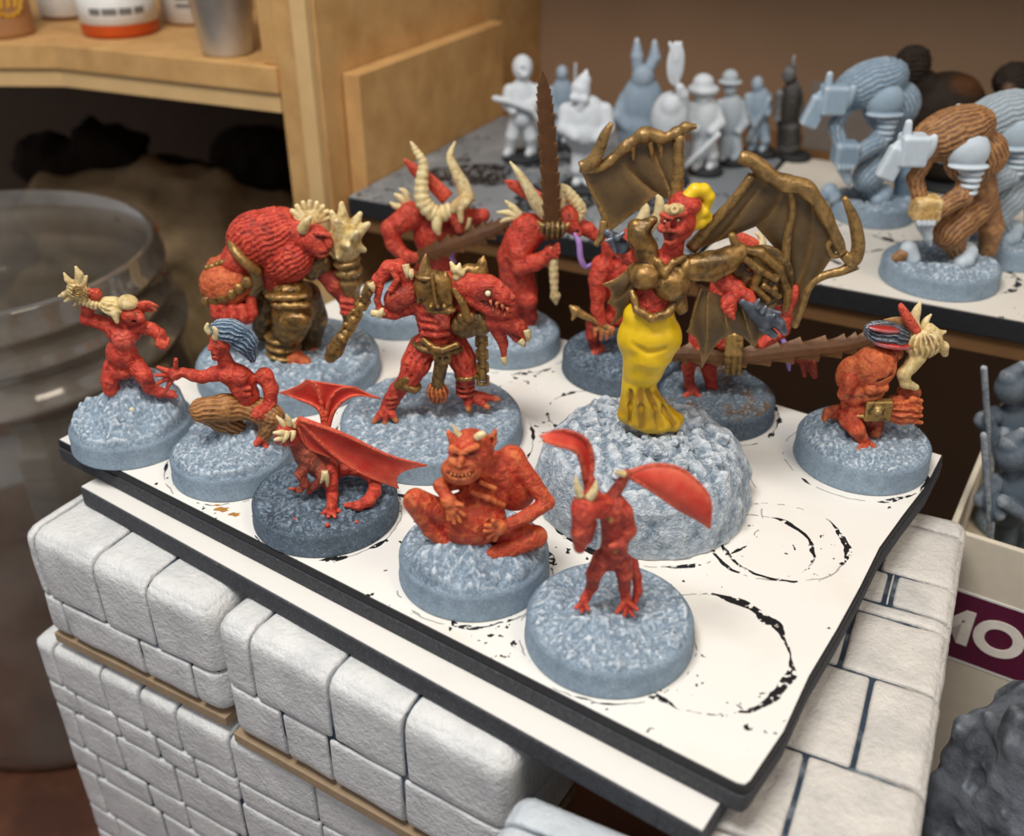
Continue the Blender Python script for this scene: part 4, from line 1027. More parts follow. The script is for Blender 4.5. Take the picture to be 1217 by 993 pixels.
f.tube('tongue', [(926, 398, -6, 3), (932, 408, -8, 3.5), (936, 425, -8, 4), (938, 440, -8, 1.5)], M_PURP)

# 10 masked imp at the far right
f = demon('demon_figurine', 'orange-red imp with tan bird mask and gold belt at the right tray corner', (935, 1090, 586))
f.base(seed=10, mound=.08, h=.46, bumps=[(985, 516, 26, .20)], rough=1.2)
k = f.sc(3)
k.e((1038, 436, -4), (25, 22, 25), ORG, rot=15).e((1012, 444, 0), (17, 17, 22), ORG, rot=10).e((1026, 464, -6), (24, 17, 11), ORG).e((1026, 480, -2), (26, 19, 13), RED)
k.t([(1010, 452, -14, 9), (1004, 468, -10, 8), (1016, 474, -14, 7), (1030, 470, -18, 6)], RED, k=2).t([(1034, 462, -20, 7), (1050, 460, -18, 6)], ORG, k=2)
k.t([(1021, 416, -20, 1.5), (1018, 436, -24, 2.2), (1026, 456, -24, 2)], MAROON, k=2.5, cut=True).t([(1006, 472, -20, 1.4), (1028, 472, -25, 2), (1050, 470, -20, 1.4)], MAROON, k=2.5, cut=True).t([(1044, 452, -24, 1.4), (1058, 444, -20, 1.8)], MAROON, k=2.5, cut=True)
k.t([(1018, 486, -2, 15), (1010, 498, -12, 12), (*f.on(1018, 510, .85), 9)], RED).t([(*f.on(1018, 510, .85), 9), (*f.on(1025, 521, .62), 7)], RED)
for x, y in ((1020, 535), (1030, 537), (1039, 531)): k.t([(*f.on(1025, 522, .58), 6), (*f.on(x, y, .50), 3.2)], RED, k=1.5)
k.t([(1034, 488, 2, 14), (1040, 504, 4, 10), (*f.on(1040, 514, .60), 7)], DRED)
k.t([(1004, 490, 4, 11), (992, 490, 4, 8), (984, 490, 2, 6)], DRED).t([(984, 490, 2, 5), (980, 497, -4, 4)], DRED)
k.t([(1050, 425, 2, 13), (1062, 418, 2, 11)], DRED)
k.build('body', M_ORG, f.t, 1.35)
k = f.sc(2); k.e((1072, 486, -6), (22, 14, 17), ORG, rot=6, groove=(1, 9, 1.6)).e((1080, 466, 2), (14, 12, 9), DRED)
for y in (474, 483, 492, 500): k.t([(1084, y, -12, 4), (1095, y+2, -12, 2.4)], ORG, k=1)
k.build('loincloth', M_ORG, f.t, 1.3)
k = f.sc(1); k.e((1043, 487, -20), (15, 5, 13), TAN, rot=-2, box=2).t([(1043, 488, -25, 5.5)], BONE).e((1030, 486, -4), (29, 20, 5), TAN); k.build('belt', M_BRASS, f.t, 1.2)
k = f.sc(1.5); g = (1, 6, 1.4)
k.e((1054, 397, 0), (26, 16, 13), IRON, rot=12, groove=g); k.e((1060, 409, -8), (22, 10, 4.5), RED, rot=8); k.e((1050, 391, -10), (18, 7, 3), RED, rot=8, k=1); k.build('hair', M_IRON, f.t, 1.25)
k = f.sc(2); k.e((1098, 408, -4), (17, 14, 20), TAN, rot=75, groove=(1, 7, 1)).t([(1110, 408, -6, 9), (1121, 412, -6, 6), (1123, 420, -6, 4)], TAN).t([(1104, 392, 0, 8), (1116, 396, 2, 4), (1123, 394, 2, 2)], BONE).t([(1090, 424, -6, 10), (1082, 436, -8, 8)], BONE)
k.t([(1086, 430, -8, 8), (1074, 444, -10, 7.5), (1076, 455, -11, 6), (1088, 460, -11, 4)], BONE); k.e((1104, 404, -18), (4, 3, 3), BROWN, k=1, cut=True)
k.build('mask', M_BONE, f.t, 1.25)
f.tube('horn', [(1088, 396, 2, 7), (1086, 382, 4, 6), (1090, 368, 5, 4.5), (1094, 358, 6, 1)], M_BONE, col=BONE); f.tube('horn', [(1098, 394, 4, 5), (1100, 382, 6, 4), (1107, 373, 8, 1)], M_BONE, col=BONE)
f.tube('red_horn', [(1090, 394, -2, 5), (1080, 380, -2, 6), (1072, 366, -2, 4), (1070, 361, -2, 2)], M_RED, col=RED)
f.tube('crest', [(1078, 388, 6, 8), (1066, 382, 8, 6), (1050, 380, 10, 1)], M_FUR, col=BROWN, flat=.5)

# 11 small red dragon
f = demon('dragon_figurine', 'small red dragon with two spread wings on a dark speckled base', (309, 481, 662))
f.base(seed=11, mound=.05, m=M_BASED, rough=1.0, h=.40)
k = f.sc(3)
k.t([(352, 524, -6, 10), (364, 540, -4, 14), (380, 552, 2, 15), (396, 556, 12, 13)], hexc('6a3428')).t([(360, 538, -10, 9), (372, 552, -10, 9)], hexc('6e4a38'))
k.t([(352, 524, -6, 9), (346, 514, -10, 8.5), (340, 508, -14, 9)], RED).t([(338, 510, -16, 8.5), (333, 518, -24, 6), (330, 524, -28, 3.5)], RED).t([(341, 520, -17, 5), (338, 528, -22, 3)], DRED)
k.t([(366, 548, -12, 8), (357, 562, -18, 6), (363, 576, -20, 5)], hexc('5e3428')).t([(363, 574, -16, 5), (356, 582, -20, 4)], hexc('6a3428'))
k.t([(378, 556, -10, 8), (385, 566, -16, 6.5), (373, 578, -12, 4.5), (367, 584, -14, 3.5)], hexc('8a4a36'))
k.t([(392, 556, -2, 10), (393, 574, -12, 8), (395, 588, -16, 6.5), (*f.on(394, 602, .52), 6)], RED)
for x, y in ((383, 611), (390, 614), (398, 614), (404, 608)): k.t([(*f.on(394, 603, .5), 4.5), (*f.on(x, y, .42), 2.4)], RED, k=1.2)
k.t([(396, 560, 8, 9), (416, 556, 14, 8), (436, 561, 10, 7.5), (446, 572, 2, 7.5), (*f.on(445, 584, .60), 7.5), (*f.on(438, 595, .54), 7), (*f.on(426, 601, .50), 5.5), (*f.on(411, 600, .47), 3)], RED)
k.t([(352, 582, -14, 3), (344, 580, -18, 1.5)], DRED, k=1)
k.build('body', M_RED, f.t, 1.3)
for a, b_ in (((338, 506, -18), (328, 494, -20)), ((344, 504, -18), (340, 492, -20)), ((336, 514, -26), (324, 514, -32)), ((334, 520, -28), (325, 523, -34)), ((342, 512, -24), (336, 526, -30)), ((348, 512, -20), (346, 524, -26)), ((350, 506, -14), (352, 496, -14)), ((386, 560, -22), (389, 578, -22)), ((386, 560, -22), (381, 574, -23))):
    f.tube('spike', [(*a, 3.8), ((a[0]+b_[0])/2+1, (a[1]+b_[1])/2, (a[2]+b_[2])/2-1, 3), (*b_, 1)], M_BONE, col=BONE)
f.wing('wing', [[(353, 500, -16), (360, 522, -14), (368, 534, -12)], [(354, 498, -17), (392, 536, -14), (430, 562, -12), (474, 580, -10)], [(355, 497, -18), (408, 516, -16), (462, 541, -14), (508, 553, -12)]], M_WRED, M_RED, RED, scallop=.10, th=2.2, sag=5, bone=2.6)
f.wing('wing', [[(386, 516, 4), (379, 486, 8), (350, 472, 10), (332, 466, 11)], [(386, 514, 4), (382, 480, 8), (376, 458, 10), (364, 451, 11)], [(387, 514, 4), (390, 480, 8), (404, 462, 11), (424, 460, 13)], [(388, 514, 4), (398, 486, 8), (420, 470, 12), (452, 473, 14)]], M_WRED, M_RED, RED, scallop=.04, th=2.2, sag=3, bone=2.6)
for x, y, r in ((389, 624, 3), (424, 620, 2.4), (350, 617, 2.5)): k = f.sc(1); k.t([(*f.on(x, y, .42), r)], RED); k.build('paint_speck', M_RED, f.t, 1.0)

# 12 squatting pot-bellied goblin demon
f = demon('demon_figurine', 'squatting pot-bellied orange-red goblin demon resting hands on its belly', (476, 655, 740))
f.base(seed=12, mound=.10, h=.46, bumps=[(522, 672, 26, .34), (572, 680, 30, .24), (606, 672, 18, .2)], rough=1.3)
k = f.sc(3)
k.e((560, 535, -16), (25, 22, 25), RED).e((548, 558, -30), (22, 18, 16), ORG).t([(540, 548, -36, 7), (561, 549, -34, 7)], ORG).t([(548, 545, -40, 4.5), (546, 552, -43, 4.2)], ORG, k=2).t([(541, 551, -41, 3), (552, 552, -41, 3)], ORG, k=1.5)
k.t([(537, 533, -36, 4.2), (547, 538, -38, 3.5)], ORG, k=1.5).t([(552, 537, -38, 3.5), (566, 530, -34, 4.2)], ORG, k=1.5)
k.e((541, 540, -38), (4.5, 3, 2.4), MAROON, k=1.2, cut=True).e((559, 539, -37), (4.5, 3, 2.4), MAROON, k=1.2, cut=True)
k.t([(532, 562, -43, 1.6), (546, 567, -48, 2.4), (562, 562, -43, 1.6)], MAROON, k=1, cut=True)
for x in (536, 540.5, 545, 549.5, 554, 558): k.t([(x, 562.5+2.2*(1-((x-547)/14)**2), -46, 1.7)], BONE, k=.5)
k.t([(576, 532, -12, 7), (584, 524, -10, 6), (589, 511, -8, 2)], RED, k=2).e((584, 524, -15), (3, 3, 7), DRED, rot=15, k=1, cut=True)
k.t([(540, 524, -8, 6), (533, 514, -6, 3)], RED, k=2)
k.t([(572, 555, -6, 13), (585, 562, 0, 18)], RED).e((590, 565, 4), (30, 22, 30), RED, rot=20).t([(608, 545, 8, 16)], RED).e((560, 616, -16), (40, 29, 34), RED).e((610, 578, 6), (27, 18, 32), RED, rot=-10).e((575, 590, -8), (28, 22, 24), RED)
k.t([(562, 585, -26, 3), (580, 592, -30, 3.5), (598, 600, -26, 3)], ORG, k=2.5).t([(572, 573, -22, 3), (588, 580, -26, 3)], ORG, k=2)
k.t([(613, 550, 4, 13), (632, 572, -4, 10), (650, 596, -14, 8.5)], RED).t([(650, 597, -14, 9), (628, 612, -28, 8), (606, 622, -36, 7)], RED)
f.hand(k, (594, 626, -40), [(577, 624, -47), (576, 631, -48), (580, 638, -46), (588, 641, -43)], ORG, pr=9, fr=3.3, thumb=(586, 619, -48))
k.t([(545, 570, -2, 11), (532, 574, -16, 9), (524, 577, -28, 8)], RED).t([(524, 577, -28, 8), (531, 590, -38, 7)], RED)
f.hand(k, (533, 595, -40), [(533, 617, -45), (540, 621, -46), (547, 619, -46), (552, 612, -46)], ORG, pr=9, fr=3.3, thumb=(549, 600, -46))
k.t([(546, 625, -8, 17), (520, 606, -24, 14), (494, 594, -32, 13.5)], RED).t([(493, 597, -32, 12.5), (512, 628, -30, 10), (540, 654, -34, 8)], RED).t([(540, 654, -34, 8), (555, 662, -38, 7)], RED)
k.t([(485, 590, -40, 4), (492, 600, -44, 4)], ORG, k=3)
k.t([(580, 628, -8, 17), (612, 634, -18, 14), (637, 637, -24, 13)], RED).t([(637, 639, -26, 12), (606, 652, -34, 10), (580, 660, -38, 9)], RED)
k.t([(580, 660, -38, 8.5), (565, 664, -42, 8), (552, 664, -44, 6)], RED)
for x in (548, 556, 565, 574): k.t([(x, 664, -46, 4), (x-3, 669, -50, 3)], ORG, k=1.2)
k.build('body', M_ORG, f.t, 1.35)
f.tube('horn', [(547, 519, -18, 4), (542, 512, -18, 3), (538, 504, -18, .8)], M_BONE, col=TAN); f.tube('horn', [(566, 520, -30, 4), (572, 516, -31, 4), (577, 516, -30, 2.5)], M_BONE, col=BONE)

k = f.sc(1); k.t([(*f.on(612, 664, .62), 5), (*f.on(613, 675, .58), 4)], hexc('dfe3e4')); k.build('pale_stone', M_BONE, f.t, 1.1)
# 13 small winged imp at the front
f = demon('imp_figurine', 'small red winged imp hunched on the frontmost round base', (618, 818, 831))
f.base(seed=13, mound=.07, h=.42, bumps=[(705, 735, 16, .14), (722, 752, 16, .10), (690, 748, 14, .10)])
k = f.sc(3)
k.t([(729, 604, 0, 17), (732, 628, 0, 16), (730, 652, 0, 15), (724, 664, 0, 14)], hexc('9c2c22')).t([(716, 602, -4, 14), (704, 598, -10, 14)], RED)
k.e((696, 603, -14), (16, 16, 17), RED).t([(694, 612, -20, 13), (691, 632, -26, 11), (689, 650, -28, 7)], hexc('9c2c22')).t([(700, 624, -16, 9), (698, 640, -18, 6)], DRED)
k.e((690, 608, -32), (3, 3, 2.4), MAROON, k=1, cut=True)
k.t([(742, 608, -4, 10), (748, 630, -8, 8), (738, 646, -16, 6.5)], hexc('9c2c22')).t([(738, 646, -16, 6), (727, 650, -22, 4.5)], DRED)
k.t([(716, 664, -4, 12), (706, 682, -12, 9), (704, 696, -6, 7)], DRED).t([(704, 696, -6, 6.5), (696, 710, -8, 5.5), (692, 718, -12, 5)], RED)
for x, y in ((684, 722), (691, 726), (699, 724)): k.t([(693, 716, -12, 4), (x, y, -20, 2.4)], RED, k=1.2)
k.t([(738, 666, 0, 12), (742, 682, -6, 9), (742, 698, 0, 7)], hexc('9c2c22')).t([(742, 698, 0, 6.5), (744, 712, -2, 6)], RED)
for x, y in ((733, 727), (742, 731), (752, 731), (757, 724)): k.t([(744, 713, -3, 4.5), (x, y, -14, 2.6)], RED, k=1.2)
k.t([(736, 662, 10, 9), (752, 670, 16, 6.5), (757, 685, 14, 5.5), (758, 702, 6, 5), (754, 716, 0, 3.5)], RED)
k.t([(728, 590, 4, 8), (738, 574, 6, 6), (746, 562, 6, 5)], hexc('6e2a22')).t([(704, 588, 2, 9), (700, 570, 4, 7)], hexc('9c2c22'))
for x, y in ((737, 648), (731, 655), (724, 618)): k.paint((x, y, -17), 4.5, TAN)
k.build('body', M_RED, f.t, 1.3)
f.tube('horn', [(690, 590, -16, 4.5), (686, 578, -16, 4), (684, 566, -14, 1.2)], M_BONE, col=TAN); f.tube('horn', [(700, 592, -18, 5), (706, 583, -18, 4.5), (709, 571, -16, 1.2)], M_BONE, col=TAN)
f.wing('wing', [[(700, 570, 4), (704, 548, 8), (696, 522, 10), (668, 511, 6), (641, 518, 0)], [(696, 570, 0), (692, 552, -2), (684, 536, -4), (664, 530, -8), (645, 524, -10)]], M_WRED, M_RED, DRED, scallop=.02, th=2.6, sag=6, bone=3.0)
f.wing('wing', [[(745, 564, 6), (772, 580, -2), (804, 603, -8), (830, 618, -10), (843, 628, -10)], [(746, 562, 6), (776, 553, 6), (808, 557, 2), (836, 580, -4), (845, 600, -8), (844, 627, -10)]], M_WRED, M_RED, DRED, scallop=.0, th=2.6, sag=-7, bone=2.6)
k = f.sc(1.5); k.t([(741, 563, 4, 4), (732, 561, 2, 2)], TAN); k.build('wing_claw', M_BONE, f.t, 1.2)
# 9 the winged demon queen on her rock
f = Fig('demon_queen_figurine', 'winged demon queen in yellow skirt and brass armour on a tall rock', (632, 878, 665), group=GRP, r=1.82)
# rock
nr, na = 60, 150
aa = 2*math.pi*np.arange(na)/na; tt = np.linspace(0, 1, nr)
prof_r = np.interp(tt, [0, .04, .25, .45, .56, .70, .85, 1], [1.80, 1.82, 1.80, 1.70, 1.52, 1.10, .55, .0])
prof_z = np.interp(tt, [0, .04, .25, .45, .56, .70, .85, 1], [0, .02, .45, .82, 1.00, 1.16, 1.30, 1.38])
X = prof_r[:, None]*np.cos(aa); Y = prof_r[:, None]*np.sin(aa); Z = np.repeat(prof_z[:, None], na, 1)
Q = np.stack([X, Y, Z], -1)
n1 = fbm(Q*1.6+3, 3); n2 = np.abs(fbm(Q*[2.6, 2.6, .6]+9, 3)); n3 = fbm(Q*6+1, 2)
side = np.clip((.6-tt)/.15, 0, 1)[:, None]
dr = side*(.07*n1-.09*np.clip(.40-n2, 0, 1)+.02)+(1-side)*0
lump = (1-side)*(.17*(np.abs(fbm(Q*3.4+2, 2)))+.05*n3+.05*n1)
fade = np.clip(tt/.05, 0, 1)[:, None]
X = X*(1+(dr*fade)/np.maximum(prof_r[:, None], .4)); Y = Y*(1+(dr*fade)/np.maximum(prof_r[:, None], .4)); Z = Z+lump*np.clip((1-tt)/.08, 0, 1)[:, None]
Fc = [[i*na+j, i*na+(j+1) % na, (i+1)*na+(j+1) % na, (i+1)*na+j] for i in range(nr-1) for j in range(na)]
Fc.append([j for j in range(na)][::-1])
rock = meshobj('rock_base', np.stack([X, Y, Z], -1).reshape(-1, 3), Fc, M_ROCK, f.t)
k = f.sc(2); rr2 = random.Random(9)
for i in range(70):
    a = rr2.uniform(0, 6.28); q = rr2.uniform(.15, 1.35)
    p = np.array([q*math.cos(a), q*math.sin(a), np.interp(q, [0, .55, 1.1, 1.5], [1.40, 1.34, 1.22, 1.04])])
    r_ = rr2.uniform(4, 10)*f.S
    R = np.array(Euler((rr2.uniform(0, 3), rr2.uniform(0, 3), 0)).to_matrix())
    k.pr.append(dict(kind=2, c=p, r=np.array([r_, r_*rr2.uniform(.6, 1), r_*rr2.uniform(.5, .9)]), R=R, col=SLATE, k=.03, cut=False, g=None, br=r_*.3))
setp(k.build('boulders', M_ROCK, rock, 1.7, noise=(.8, 5)), kind='stuff')
# skirt
k = f.sc(4)
k.e((771, 376, -4), (28, 23, 20), YEL).e((772, 400, -6), (35, 27, 32), YEL).t([(769, 420, -5, 28), (764, 438, -4, 22), (760, 452, -3, 18), (759, 460, -3, 17)], YEL)
for (mx, my, md), (ex, ey, ed_), r_ in (((750, 478, -8), (743, 492, -10), 10), ((756, 480, -14), (756, 498, -18), 10), ((765, 480, -16), (769, 502, -20), 10.5), ((774, 482, -14), (785, 504, -18), 10.5), ((778, 482, -8), (799, 504, -10), 9.5), ((774, 478, 0), (804, 498, 0), 8), ((758, 478, 2), (764, 492, 8), 12), ((764, 478, -6), (776, 496, -8), 17)):
    k.t([(759, 458, -6, 12), (mx, my, md, r_*1.1), (ex, ey, ed_, r_)], hexc('c79c16'), k=7)
for p_ in ([(751, 464, -17, .8), (750, 482, -20, 1.2), (749, 500, -22, 1.4)], [(761, 464, -23, .8), (762, 484, -28, 1.2), (763, 506, -31, 1.4)], [(769, 464, -21, .8), (778, 484, -26, 1.2), (786, 508, -28, 1.4)], [(773, 466, -13, .8), (788, 486, -17, 1.2), (802, 504, -19, 1.4)]): k.t(p_, hexc('8a6410'), k=6, cut=True)
for p_ in ([(748, 388, -27, 1.2), (766, 396, -33, 1.6), (788, 396, -31, 1.2)], [(752, 410, -29, 1.2), (770, 420, -33, 1.6), (790, 414, -30, 1.2)], [(757, 436, -22, 1), (768, 432, -27, 1.4), (782, 424, -27, 1)]): k.t(p_, hexc('d4a810'), k=5, cut=True)
k.build('skirt', M_YEL, f.t, 1.4, noise=(1.3, 13))
# body: head, neck, torso, arms
k = f.sc(2.5)
k.e((806, 262, -6), (18, 17, 22), RED, rot=-8).t([(800, 278, -13, 11), (798, 286, -15, 7.5)], RED).e((814, 243, -4), (17, 16, 13), RED)
k.t([(796, 260, -22, 2.6), (793.5, 268, -25, 2.8)], RED, k=1.5).t([(787, 255, -21, 3), (795, 259, -24, 2.4)], RED, k=1.2).t([(800, 259, -25, 2.4), (814, 253, -21, 3.2)], RED, k=1.2).t([(787, 271, -18, 5)], RED, k=2).t([(808, 272, -21, 6)], RED, k=2)
k.e((790, 262, -25), (4.5, 3.5, 2.2), MAROON, k=.8, cut=True).e((806, 261, -26), (5, 3.5, 2.4), MAROON, k=.8, cut=True)
k.e((795, 280, -26), (5, 6, 6.5), DARKM, k=1, cut=True)
k.t([(789, 274, -23, 2), (795, 273, -26, 2.2), (802, 275, -24, 2)], RED, k=1).t([(791, 287, -21, 2), (796, 289, -23, 2.4), (802, 286, -21, 2)], RED, k=1)
k.t([(822, 264, -4, 4), (826, 254, -4, 2)], RED, k=1)
k.t([(803, 282, -4, 10), (799, 298, -2, 11), (797, 306, -2, 14)], RED)
k.t([(790, 318, 0, 20), (780, 345, 0, 20), (774, 362, -2, 22)], RED)
k.t([(846, 316, -2, 11), (862, 336, -8, 10), (874, 342, -14, 9)], RED).t([(874, 344, -14, 9), (866, 358, -20, 8), (868, 366, -22, 7)], RED)
k.t([(866, 340, -14, 8), (888, 352, -20, 7), (898, 366, -24, 6)], RED)
for x, y in ((862, 370), (867, 375), (872, 378)): k.t([(864, 358, -24, 3.4), (x-2, y-6, -28, 3), (x, y, -28, 2.4)], RED, k=1)
k.t([(756, 308, 4, 9), (738, 298, 8, 7), (728, 288, 10, 6)], RED)
k.build('body', M_RED, f.t, 1.2)
k = f.sc(1.2)
for x, y in ((790.5, 262.4), (806, 261.4)): k = f.sc(1); k.t([(x, y, -22.5, 1.4)], BONE); k.build('eye', M_EYE, f.t, .8)
k = f.sc(1.5); k.e((802, 249, -22), (10, 4, 6.5), TAN, rot=-8).t([(802, 249, -26, 4.5)], BONE).e((802, 249, -30), (2.4, 3, 2.4), TAN, cut=True, k=1).t([(792, 246, -18, 3), (789, 254, -18, 2.4)], TAN).t([(815, 247, -16, 4), (822, 253, -12, 3)], YEL)
k.build('circlet', M_BONE, f.t, 1.15)
k = f.sc(1.5)
k.t([(818, 234, -6, 7), (826, 226, -4, 7), (836, 226, -2, 7), (842, 234, -2, 6.5), (840, 244, -2, 5)], YEL).t([(826, 258, -4, 6), (836, 252, -4, 6), (842, 256, -2, 4)], YEL).t([(822, 268, -4, 6), (832, 264, -4, 6.5), (842, 260, -2, 4)], YEL).t([(824, 244, -2, 8), (834, 248, -2, 6)], YEL)
k.build('yellow_horns', M_YEL, f.t, 1.2)
# armour
k = f.sc(2)
k.e((767, 328, -14), (17, 16, 15), BRASS).e((798, 338, -16), (20, 17, 18), BRASS).e((784, 322, -6), (34, 17, 16), DBRASS).t([(770, 312, -8, 11), (768, 296, -6, 12), (760, 280, -4, 12), (756, 270, -4, 9)], BRASS).t([(760, 276, -8, 9), (768, 268, -6, 7), (776, 262, -4, 5)], DBRASS)
k.t([(782, 312, -18, 5), (790, 326, -24, 4), (800, 312, -20, 4), (812, 306, -14, 4)], BRASS, k=1.5)
k.t([(818, 318, -10, 13), (842, 314, -12, 13), (868, 306, -10, 12), (878, 300, -8, 10)], BRASS).e((846, 308, -14), (26, 12, 8), DBRASS, rot=-10).t([(826, 328, -16, 6), (850, 330, -18, 4), (872, 318, -16, 4)], BRASS, k=1.5)
k.t([(752, 348, -14, 4), (757, 368, -24, 4.5), (774, 378, -30, 5), (794, 372, -26, 4.5), (804, 356, -18, 4)], BRASS, k=1.5).t([(806, 352, -10, 9), (810, 366, -8, 7)], BRASS)
k.build('breastplate', M_BRASS, f.t, 1.3, noise=(.5, 6))
k = f.sc(1.5)
k.t([(884, 358, -22, 6), (898, 370, -26, 9), (910, 380, -30, 10)], IRON).t([(912, 376, -32, 7), (926, 384, -34, 6), (932, 394, -34, 4)], IRON).t([(908, 388, -32, 6), (920, 398, -33, 4)], IRON).t([(914, 370, -30, 4), (926, 372, -31, 2.5)], IRON)
for x, y in ((898, 362), (906, 370), (916, 380)): k.t([(x, y, -36, 3), (x+4, y-6, -38, 1.5)], IRON, k=1)
k.build('gauntlet', M_IRON, f.t, 1.2)
k = f.sc(1.5); k.t([(740, 294, 6, 8), (730, 284, 8, 7), (722, 276, 8, 4)], IRON)
for a, b_ in (((730, 284, 2), (720, 286, 0)), ((728, 288, 2), (732, 300, 0)), ((734, 282, 0), (742, 276, 0))): k.t([(*a, 4), (*b_, 1.6)], IRON)
k.build('gauntlet', M_IRON, f.t, 1.2)
# wings
BC = hexc('74582f')
f.wing('wing', [[(806, 246, 10), (807, 214, 14), (808, 180, 16), (806, 158, 16)], [(800, 238, 12), (790, 212, 16), (776, 180, 18), (768, 163, 18)], [(782, 230, 14), (764, 216, 18), (746, 198, 20), (736, 183, 20)], [(724, 276, 14), (716, 252, 18), (702, 224, 20), (690, 197, 20)]][::-1], M_WBR, M_BRASS, BC, scallop=.0, th=2.4, sag=-5, bone=3.4, bones=[0, 2, 3])
lw_ = [o for o in f.t.children if o.name.startswith('wing')][-1]
f.tube('wing_ridge', [(689, 199, 17, 5), (712, 200, 16, 5), (734, 183, 16, 5.5), (752, 168, 15, 6), (770, 160, 15, 8), (788, 164, 14, 6), (804, 158, 14, 6), (814, 152, 13, 5.5), (828, 150, 12, 2.5)], M_BRASS, lw_, BC, ns=10, ridge=.12, rn=7, n=7)
f.tube('wing_claw', [(690, 199, 16, 6), (704, 192, 15, 7), (713, 176, 14, 6), (719, 160, 13, 5), (727, 146, 13, 2.5)], M_BRASS, lw_, BC)
f.tube('wing_claw', [(804, 236, 8, 7), (806, 200, 12, 6), (807, 160, 13, 5.5)], M_BRASS, lw_, BC, ridge=.1, rn=5)
f.tube('wing_claw', [(718, 262, 13, 4.5), (716, 278, 12, 4.5), (708, 292, 11, 3)], M_BRASS, lw_, BC)
for x in (750, 772, 783): f.tube('wing_rib', [(x, 168, 13, 3.6), (x+2, 178, 14, 3), (x+3, 192, 15, .8)], M_BRASS, lw_, BC, ns=7)
f.wing('wing', [[(826, 296, 6), (850, 262, 6), (874, 230, 4), (896, 205, 2)], [(848, 288, 6), (868, 268, 4), (884, 246, 2), (912, 212, 0)], [(898, 268, 6), (912, 256, 2), (924, 240, 0), (934, 220, -2)], [(934, 308, 6), (936, 282, 0), (940, 256, -2), (944, 224, -3)],
             [(942, 352, 4), (958, 312, -2), (966, 270, -4), (962, 228, -4)], [(942, 378, 2), (972, 330, -4), (992, 300, -6), (1000, 290, -6)]], M_WBR, M_BRASS, BC, scallop=.0, th=2.4, sag=-4, bone=3.4, bones=[0, 3])
rw_ = [o for o in f.t.children if o.name.startswith('wing')][-1]
f.tube('wing_ridge', [(879, 186, -2, 6), (896, 192, -4, 8), (914, 208, -6, 8), (934, 218, -7, 9), (954, 222, -8, 9), (970, 238, -9, 8), (984, 262, -9, 7), (996, 288, -9, 6), (1001, 300, -9, 5)], M_BRASS, rw_, BC, ns=10, ridge=.08, rn=6, n=7)
f.tube('wing_claw', [(1002, 302, -8, 5), (1014, 310, -8, 7), (1020, 292, -8, 7), (1015, 262, -8, 6), (1003, 234, -8, 3)], M_BRASS, rw_, BC)
f.tube('wing_edge', [(1018, 314, -8, 6), (1000, 322, -7, 5), (978, 328, -6, 4.5), (962, 340, -4, 4.5), (952, 366, 0, 4.5), (944, 388, 2, 4)], M_BRASS, rw_, BC)
f.tube('wing_edge', [(821, 296, 4, 7), (846, 266, 3, 5.5), (872, 238, 1, 5), (894, 208, -1, 4.5)], M_BRASS, rw_, BC)
f.tube('wing_edge', [(938, 222, -6, 4), (942, 250, -5, 4), (936, 280, -3, 4.5), (934, 310, 0, 4.5), (936, 330, 2, 2)], M_BRASS, rw_, BC)
f.tube('wing_rib', [(992, 284, -9, 4), (984, 292, -8, 3.4), (990, 304, -8, 3), (1000, 302, -8, 3)], M_BRASS, rw_, BC, ns=7)
# ragged cloak and ornate bat shield on her arm
f.wing('cloak', [[(834, 340, -6), (826, 366, -8), (820, 388, -10), (816, 394, -10)], [(842, 346, -10), (840, 380, -14), (840, 410, -14), (834, 437, -14)], [(860, 352, -12), (862, 376, -16), (866, 390, -16), (874, 394, -16)], [(880, 356, -12), (886, 380, -16), (892, 400, -16), (897, 414, -16)], [(892, 352, -10), (902, 372, -12), (914, 388, -12), (922, 396, -10)]], M_WBR, M_BRASS, BC, scallop=.16, th=2.2, sag=-4, bone=2.2)
f.wing('cloak', [[(758, 308, 2), (746, 322, 2), (732, 332, 2), (716, 338, 2)], [(758, 316, 0), (750, 336, 0), (738, 352, 2), (722, 360, 2)], [(762, 326, 2), (752, 354, 2), (740, 374, 4), (726, 386, 4)]], M_WBR, M_BRASS, BC, scallop=.14, th=2.2, sag=-4, bone=2.2)
k = f.sc(2)
k.e((906, 330, -4), (32, 8, 38), DBRASS, rot=-28).t([(880, 296, -8, 4.5), (904, 300, -10, 5), (926, 320, -10, 5), (936, 346, -10, 4.5), (934, 366, -10, 4)], BRASS, k=1.5).t([(884, 306, -12, 4), (902, 322, -14, 5), (896, 342, -14, 4), (912, 356, -14, 4)], BRASS, k=1.5).t([(904, 322, -14, 4), (922, 332, -14, 3.5)], BRASS, k=1.5).t([(908, 340, -14, 4), (926, 352, -13, 3)], BRASS, k=1.5).t([(870, 280, -6, 4), (876, 294, -8, 5)], BRASS, k=1.5)
for x, y in ((892, 318), (910, 332), (904, 348), (920, 344)): k.e((x, y, -12), (4.5, 3, 4.5), BRASS, k=1)
k.build('shield', M_BRASS, f.t, 1.3)
k = f.sc(2); k.e((938, 358, -2), (8, 6, 20), RED, rot=12); k.build('shield_spike', M_RED, f.t, 1.3)
